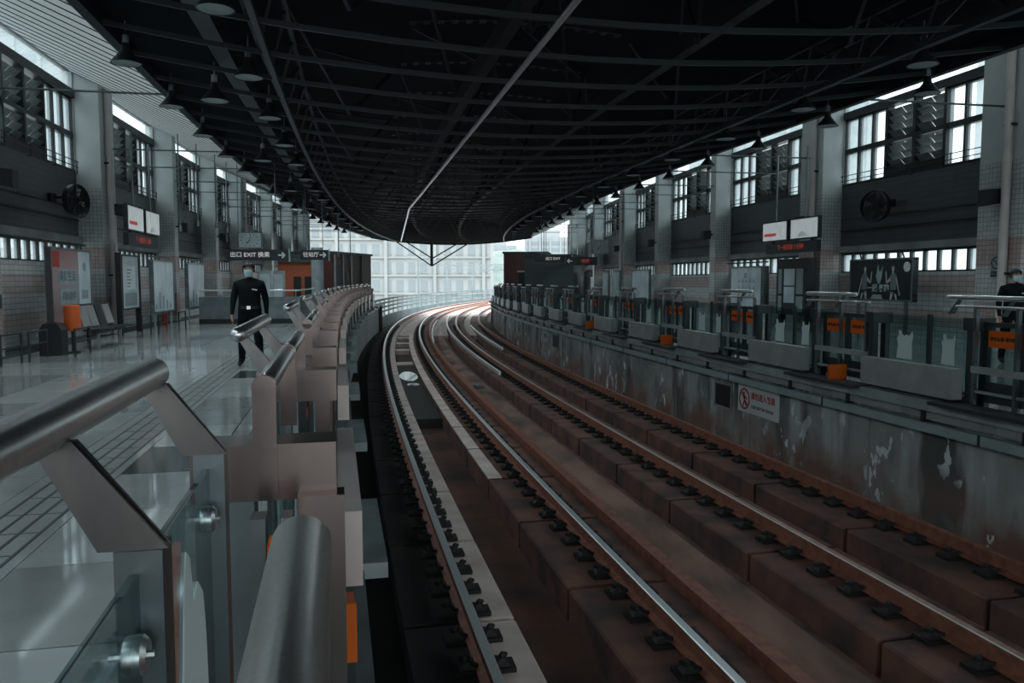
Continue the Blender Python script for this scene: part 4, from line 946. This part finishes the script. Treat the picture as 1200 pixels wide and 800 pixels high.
# ------------------------------------------------------------------ people
def person(lab, s, o, heading, height, walking, z=0):
    t = thing('person', lab, 'person', P(s, o, z), rot(s) + heading)
    k = height/1.74
    J = {}
    V = []; E = []; Rr = []
    def v(n, x, y, zz, r): J[n] = len(V); V.append((x*k, y*k, zz*k)); Rr.append((r*k, r*k*.85) if not isinstance(r, tuple) else (r[0]*k, r[1]*k))
    def e(*ns):
        for a, b2 in zip(ns, ns[1:]): E.append((J[a], J[b2]))
    st = .16 if walking else .03
    v('pel',0,0,.96,(.185,.135)); v('waist',0,0,1.10,(.185,.135)); v('chest',0,-.01,1.30,(.205,.14)); v('sh',0,0,1.42,(.15,.10)); v('neck',0,-.01,1.50,.058); v('head0',0,-.03,1.57,(.07,.078)); v('head1',0,-.03,1.65,(.078,.095)); v('head2',0,-.02,1.71,(.06,.075))
    e('pel','waist','chest','sh','neck','head0','head1','head2')
    for sg2, nm in ((-1,'l'),(1,'r')):
        fy = -st*sg2
        v(nm+'hip',.11*sg2,0,.90,.12); v(nm+'knee',.145*sg2,fy*.7-.02,.50,.09); v(nm+'ank',.17*sg2,fy+.02,.09,.066); v(nm+'toe',.195*sg2,fy-.15,.045,.046)
        e('pel',nm+'hip',nm+'knee',nm+'ank',nm+'toe')
        v(nm+'s',.20*sg2,0,1.40,.085); v(nm+'el',.258*sg2,.03 + .04*sg2*(1 if walking else 0),1.14,.068); v(nm+'wr',.272*sg2,-.06+.05*sg2*(1 if walking else 0),.90,.038); v(nm+'palm',.268*sg2,-.08+.05*sg2*(1 if walking else 0),.83,(.036,.028))
        e('sh',nm+'s',nm+'el',nm+'wr',nm+'palm')
        px, py = .268*sg2, -.08+.05*sg2*(1 if walking else 0)
        for q, (dx, dy, dz) in enumerate(((.0,-.03,-.09),(.0,-.01,-.1),(.0,.012,-.095),(.0,.03,-.08),(-.02*sg2,-.05,-.045))):
            v(nm+'f%d'%q, px+dx*.5, py+dy*.7, .83+dz*.5, .010); v(nm+'g%d'%q, px+dx-.012*sg2, py+dy-.006, .83+dz, .008); e(nm+'palm', nm+'f%d'%q, nm+'g%d'%q)
    me = bpy.data.meshes.new('body'); me.from_pydata(V, E, []); ob = bpy.data.objects.new('body', me); C.objects.link(ob)
    sk = ob.modifiers.new('s', 'SKIN'); sub = ob.modifiers.new('d', 'SUBSURF'); sub.levels = 2; sub.render_levels = 2
    for i, d in enumerate(me.skin_vertices[0].data): d.radius = Rr[i]; d.use_root = (i == 0)
    bpy.context.view_layer.update()
    m2 = bpy.data.meshes.new_from_object(ob.evaluated_get(bpy.context.evaluated_depsgraph_get())); bpy.data.objects.remove(ob)
    m2.materials.clear()
    for q in ('cloth', 'skin', 'black'): m2.materials.append(M[q])
    for p in m2.polygons:
        c = p.center; p.use_smooth = True
        p.material_index = 1 if (c.z > 1.50*k or (abs(c.x) > .22*k and c.z < .89*k and c.z > .6*k)) else (2 if c.z < .09*k else 0)
    link('body', m2, t)
    b = MB(); n = 16                                                 # hair cap
    prof = [(.001,1.765),(.05,1.757),(.082,1.735),(.098,1.70),(.103,1.655),(.100,1.61),(.092,1.605)]
    b.lathe([(r*k, zz*k) for r, zz in prof], n); b.v = [(x, y*1.12 - .012*k + (.0 if y > 0 else .012*k*max(0,(1.74*k-zz)/(.13*k))), zz + (0 if y > 0 or zz > 1.72*k else min(1,-y/(.06*k))*max(0,1.715*k-zz)*.85)) for x, y, zz in b.v]; autosmooth(b.build('hair', M['hair'], t))
    b = MB(); vs = []; nn = 9                                           # face mask over nose and mouth
    for j in range(5):
        for i in range(nn):
            a = (i/(nn-1)-.5)*2.3; zz = 1.640 - .029*j - (.006 if j == 0 and i != 4 else 0); r = .089 + (.014 if i == 4 and j < 3 else 0) - (.002*j)
            vs.append((math.sin(a)*r*k*.92, (-.03 - math.cos(a)*r*1.16)*k, zz*k))
    b.add(vs, [(j*nn+i, j*nn+i+1, (j+1)*nn+i+1, (j+1)*nn+i) for j in range(4) for i in range(nn-1)]); mk = b.build('face_mask', M['mask'], t, True)
    so = mk.modifiers.new('t', 'SOLIDIFY'); so.thickness = .004
    for sg2 in (-1, 1):
        b = MB(); b.lathe([(0,-.012),(.010,-.008),(.013,0),(.010,.008),(0,.012)], 10, (.032*sg2*k, -.118*k, 1.677*k)); autosmooth(b.build('eye', M['hair'], t))
        b = MB(); b.lathe([(0,-.03),(.012,-.02),(.014,.0),(.012,.02),(0,.03)], 8, (.084*sg2*k, -.02*k, 1.655*k)); autosmooth(b.build('ear', M['skin'], t))
        b = MB(); b.bar((.018*sg2*k,-.127*k,1.70*k),(.05*sg2*k,-.118*k,1.703*k),.008,.008); b.build('eyebrow', M['hair'], t)
    b = MB(); b.lathe([(.180*k,.985*k),(.190*k,.985*k),(.190*k,1.03*k),(.180*k,1.03*k),(.180*k,.985*k)], 24); b.v = [(x*1.02, y*.80, zz) for x, y, zz in b.v]; b.build('belt', M['black'], t)
    b = MB(); b.box(-.03*k,.03*k,-.165*k,-.14*k,.98*k,1.035*k); b.build('belt_buckle', M['steel'], t)
    b = MB(); b.hexa([(.06*k,-.162*k,1.305*k),(.14*k,-.143*k,1.29*k),(.14*k,-.128*k,1.29*k),(.06*k,-.145*k,1.305*k),(.06*k,-.162*k,1.325*k),(.14*k,-.143*k,1.31*k),(.14*k,-.128*k,1.31*k),(.06*k,-.145*k,1.325*k)]); b.build('name_badge', M['white'], t)
    b = MB(); b.lathe([(.062*k,1.475*k),(.075*k,1.47*k),(.07*k,1.525*k),(.062*k,1.525*k)], 14); b.build('collar', M['cloth'], t)
    return t
person('guard in dark uniform with pale face mask walking on the left platform', 14.2, -2.5, .0, 1.74, True)
person('person in dark jacket with pale face mask behind the right gates', 12.1, 10.6, -.35, 1.64, False)

# ------------------------------------------------------------------ outside
gd = struct(link('terrain', None), 'pale ground outside the station', 'ground'); b = MB(); b.box(-260,260,-60,420,-9.5,-9); b.build('ground_slab', M['ground'], gd)
b = MB(); b.sweep(frange(S_L+.5, 128, 2.5), rect(-1.6, 7.4, -2.6, -1.9)); struct(b.build('viaduct_deck', M['concrete']), 'concrete viaduct deck carrying the tracks away', 'viaduct')
par = thing('parapet', 'curved blue grey viaduct parapet with rails beyond the left platform', 'parapet')
sweep_obj('parapet_wall', M['parapet'], S_L+1, 127, rect(-1.55, -1.35, -1.9, -.95), 2, par)
for z0 in (-.7, -.42, -.15, .1): sweep_obj('parapet_rail', M['parapet'], S_L+1, 127, rect(-1.5, -1.42, z0, z0+.12), 2, par)
b = MB()
for s in frange(S_L+1, 127, 2.5): b.bar(P(s,-1.5,-.96), P(s,-1.5,.16), .08)
b.build('parapet_posts', M['parapet'], par)
par = thing('parapet', 'low pale viaduct parapet on the right side beyond the platform', 'parapet'); sweep_obj('parapet_wall', M['ledge'], S_R+1, 127, rect(7.0, 7.2, -1.9, -.6), 2, par)
# facade across the view
fb_ = thing('apartment_building', 'long pale hazy building with a grid of windows straight ahead', 'building', (-70, 150, -9), 0)
b = MB(); b.box(0,66,0,18,0,26); b.build('building_wall', M['facade'], fb_)
pm = MB(); pm.box(0,1.25,-.02,.12,0,1.9); pane_me = pm.mesh('window_pane', M['fac_glass'])
rm = MB(); rm.box(-.12,1.37,-.12,0,-.14,-.02); sill_me = rm.mesh('window_sill', M['facade'])
for r in range(6):
    for c in range(29):
        x = 1.0 + c*2.25; z = 5.2 + r*3.4
        o = link('window', pane_me, fb_, (x, -.05, z)); link('window_sill', sill_me, o)
for r in range(7):
    b = MB(); b.box(0,66,-.35,0,4.4+r*3.4,4.65+r*3.4); b.build('floor_band', M['facade'], fb_)
for c in range(8):
    b = MB(); b.box(c*9.2,c*9.2+.6,-.5,0,0,26); b.build('facade_pier', M['facade'], fb_)
def tower(lab, x, y, w, d, h, m='tower', n=5, rows=8):
    t = thing('building', lab, 'building', (x, y, -9)); b = MB(); b.box(-w/2,w/2,0,d,0,h); b.build('building_wall', M[m], t)
    for r in range(rows):
        b = MB(); b.box(-w/2+.6,w/2-.6,-.1,.02,h-2.5-r*(h*.085),h-1.4-r*(h*.085)); b.build('window_band', M['fac_glass'], t)
    for k in range(n):
        x0 = -w/2 + w*(k+.5)/n; b = MB(); b.box(x0-.3,x0+.3,-.3,0,0,h); b.build('facade_pier', M[m], t)
    b = MB(); b.box(-w*.3,w*.2,d*.2,d*.7,h,h+2.5); b.build('roof_hut', M[m], t)
tower('hazy pale tower seen left of the right wall', 12, 250, 16, 16, 24); tower('second hazy tower farther right beyond the platform end', 27, 260, 14, 16, 32)
tower('distant low hazy block behind the right booths', -4, 240, 11, 14, 21, n=4)
tower('pale building outside the nearer right windows', 62, 62, 30, 20, 52, 'facade', 9); tower('pale block outside the farther right windows', 46, 130, 26, 20, 44, 'facade', 8)
tower('pale building outside the left windows', -92, 122, 46, 18, 50, 'facade', 12)
# hill
b = MB(); n = 24; vs = [(0,0,0)]
for j, (rr, zz) in enumerate(((1,0),(.85,.35),(.6,.7),(.3,.95))):
    for k in range(n): a = 2*PI*k/n; q = 1 + .12*math.sin(3*a+j) + .06*math.sin(7*a+2*j); vs.append((34*rr*q*math.cos(a), 20*rr*q*math.sin(a), 18*zz*(1+.08*math.sin(5*a+j))))
vs.append((0,0,17.5)); fs = []
for j in range(3):
    for k in range(n): fs.append((1+j*n+k,1+j*n+(k+1)%n,1+(j+1)*n+(k+1)%n,1+(j+1)*n+k))
for k in range(n): fs.append((1+3*n+k,1+3*n+(k+1)%n,1+4*n))
b.add(vs, fs); h_ = b.build('hill', M['hill'], None, True); h_.location = (-8, 200, -9.2); tag(h_, 'hazy green wooded hill beyond the end of the tracks', 'hill')
# masts with cross arms and wires beyond the canopy
for i, (s, o, hh) in enumerate(((78, -2.1, 5.6), (92, -2.1, 5.4), (80, 7.9, 5.2), (104, -2.1, 5.4))):
    t = thing('mast', ['nearest left steel mast with cross arms beyond the roof','second steel mast on the left of the viaduct','steel mast with a bent arm on the right of the viaduct','farthest steel mast on the left of the viaduct'][i], 'mast', P(s,o,-1.9), rot(s))
    d = 1 if o < 0 else -1
    b = MB(); b.bar((0,0,0),(0,0,hh),.16); b.build('mast_post', M['mast'], t)
    for zz in (hh-.3, hh-.8): 
        b = MB(); b.bar((-.5*d,0,zz),(d*4.3,0,zz),.06); b.build('cross_arm', M['mast'], t)
    b = MB(); b.bar((d*.1,0,hh-1.6),(d*1.5,0,hh-.8),.05); b.bar((d*3,0,hh-.3),(d*4.2,0,hh-1.3),.05); b.build('strut', M['mast'], t)
for i, (o, z) in enumerate(((.75, 3.0), (4.3, 3.0), (-1.9, 3.5))):
    b = MB(); b.tube([P(s, o, z + .12*math.cos((s-69)/7*PI)) for s in frange(69, 122, 2)], .02, 5); tag(b.build('overhead_wire', M['mast']), ['overhead wire above the near track outside','overhead wire above the far track outside','feeder wire along the left masts'][i], 'wire')
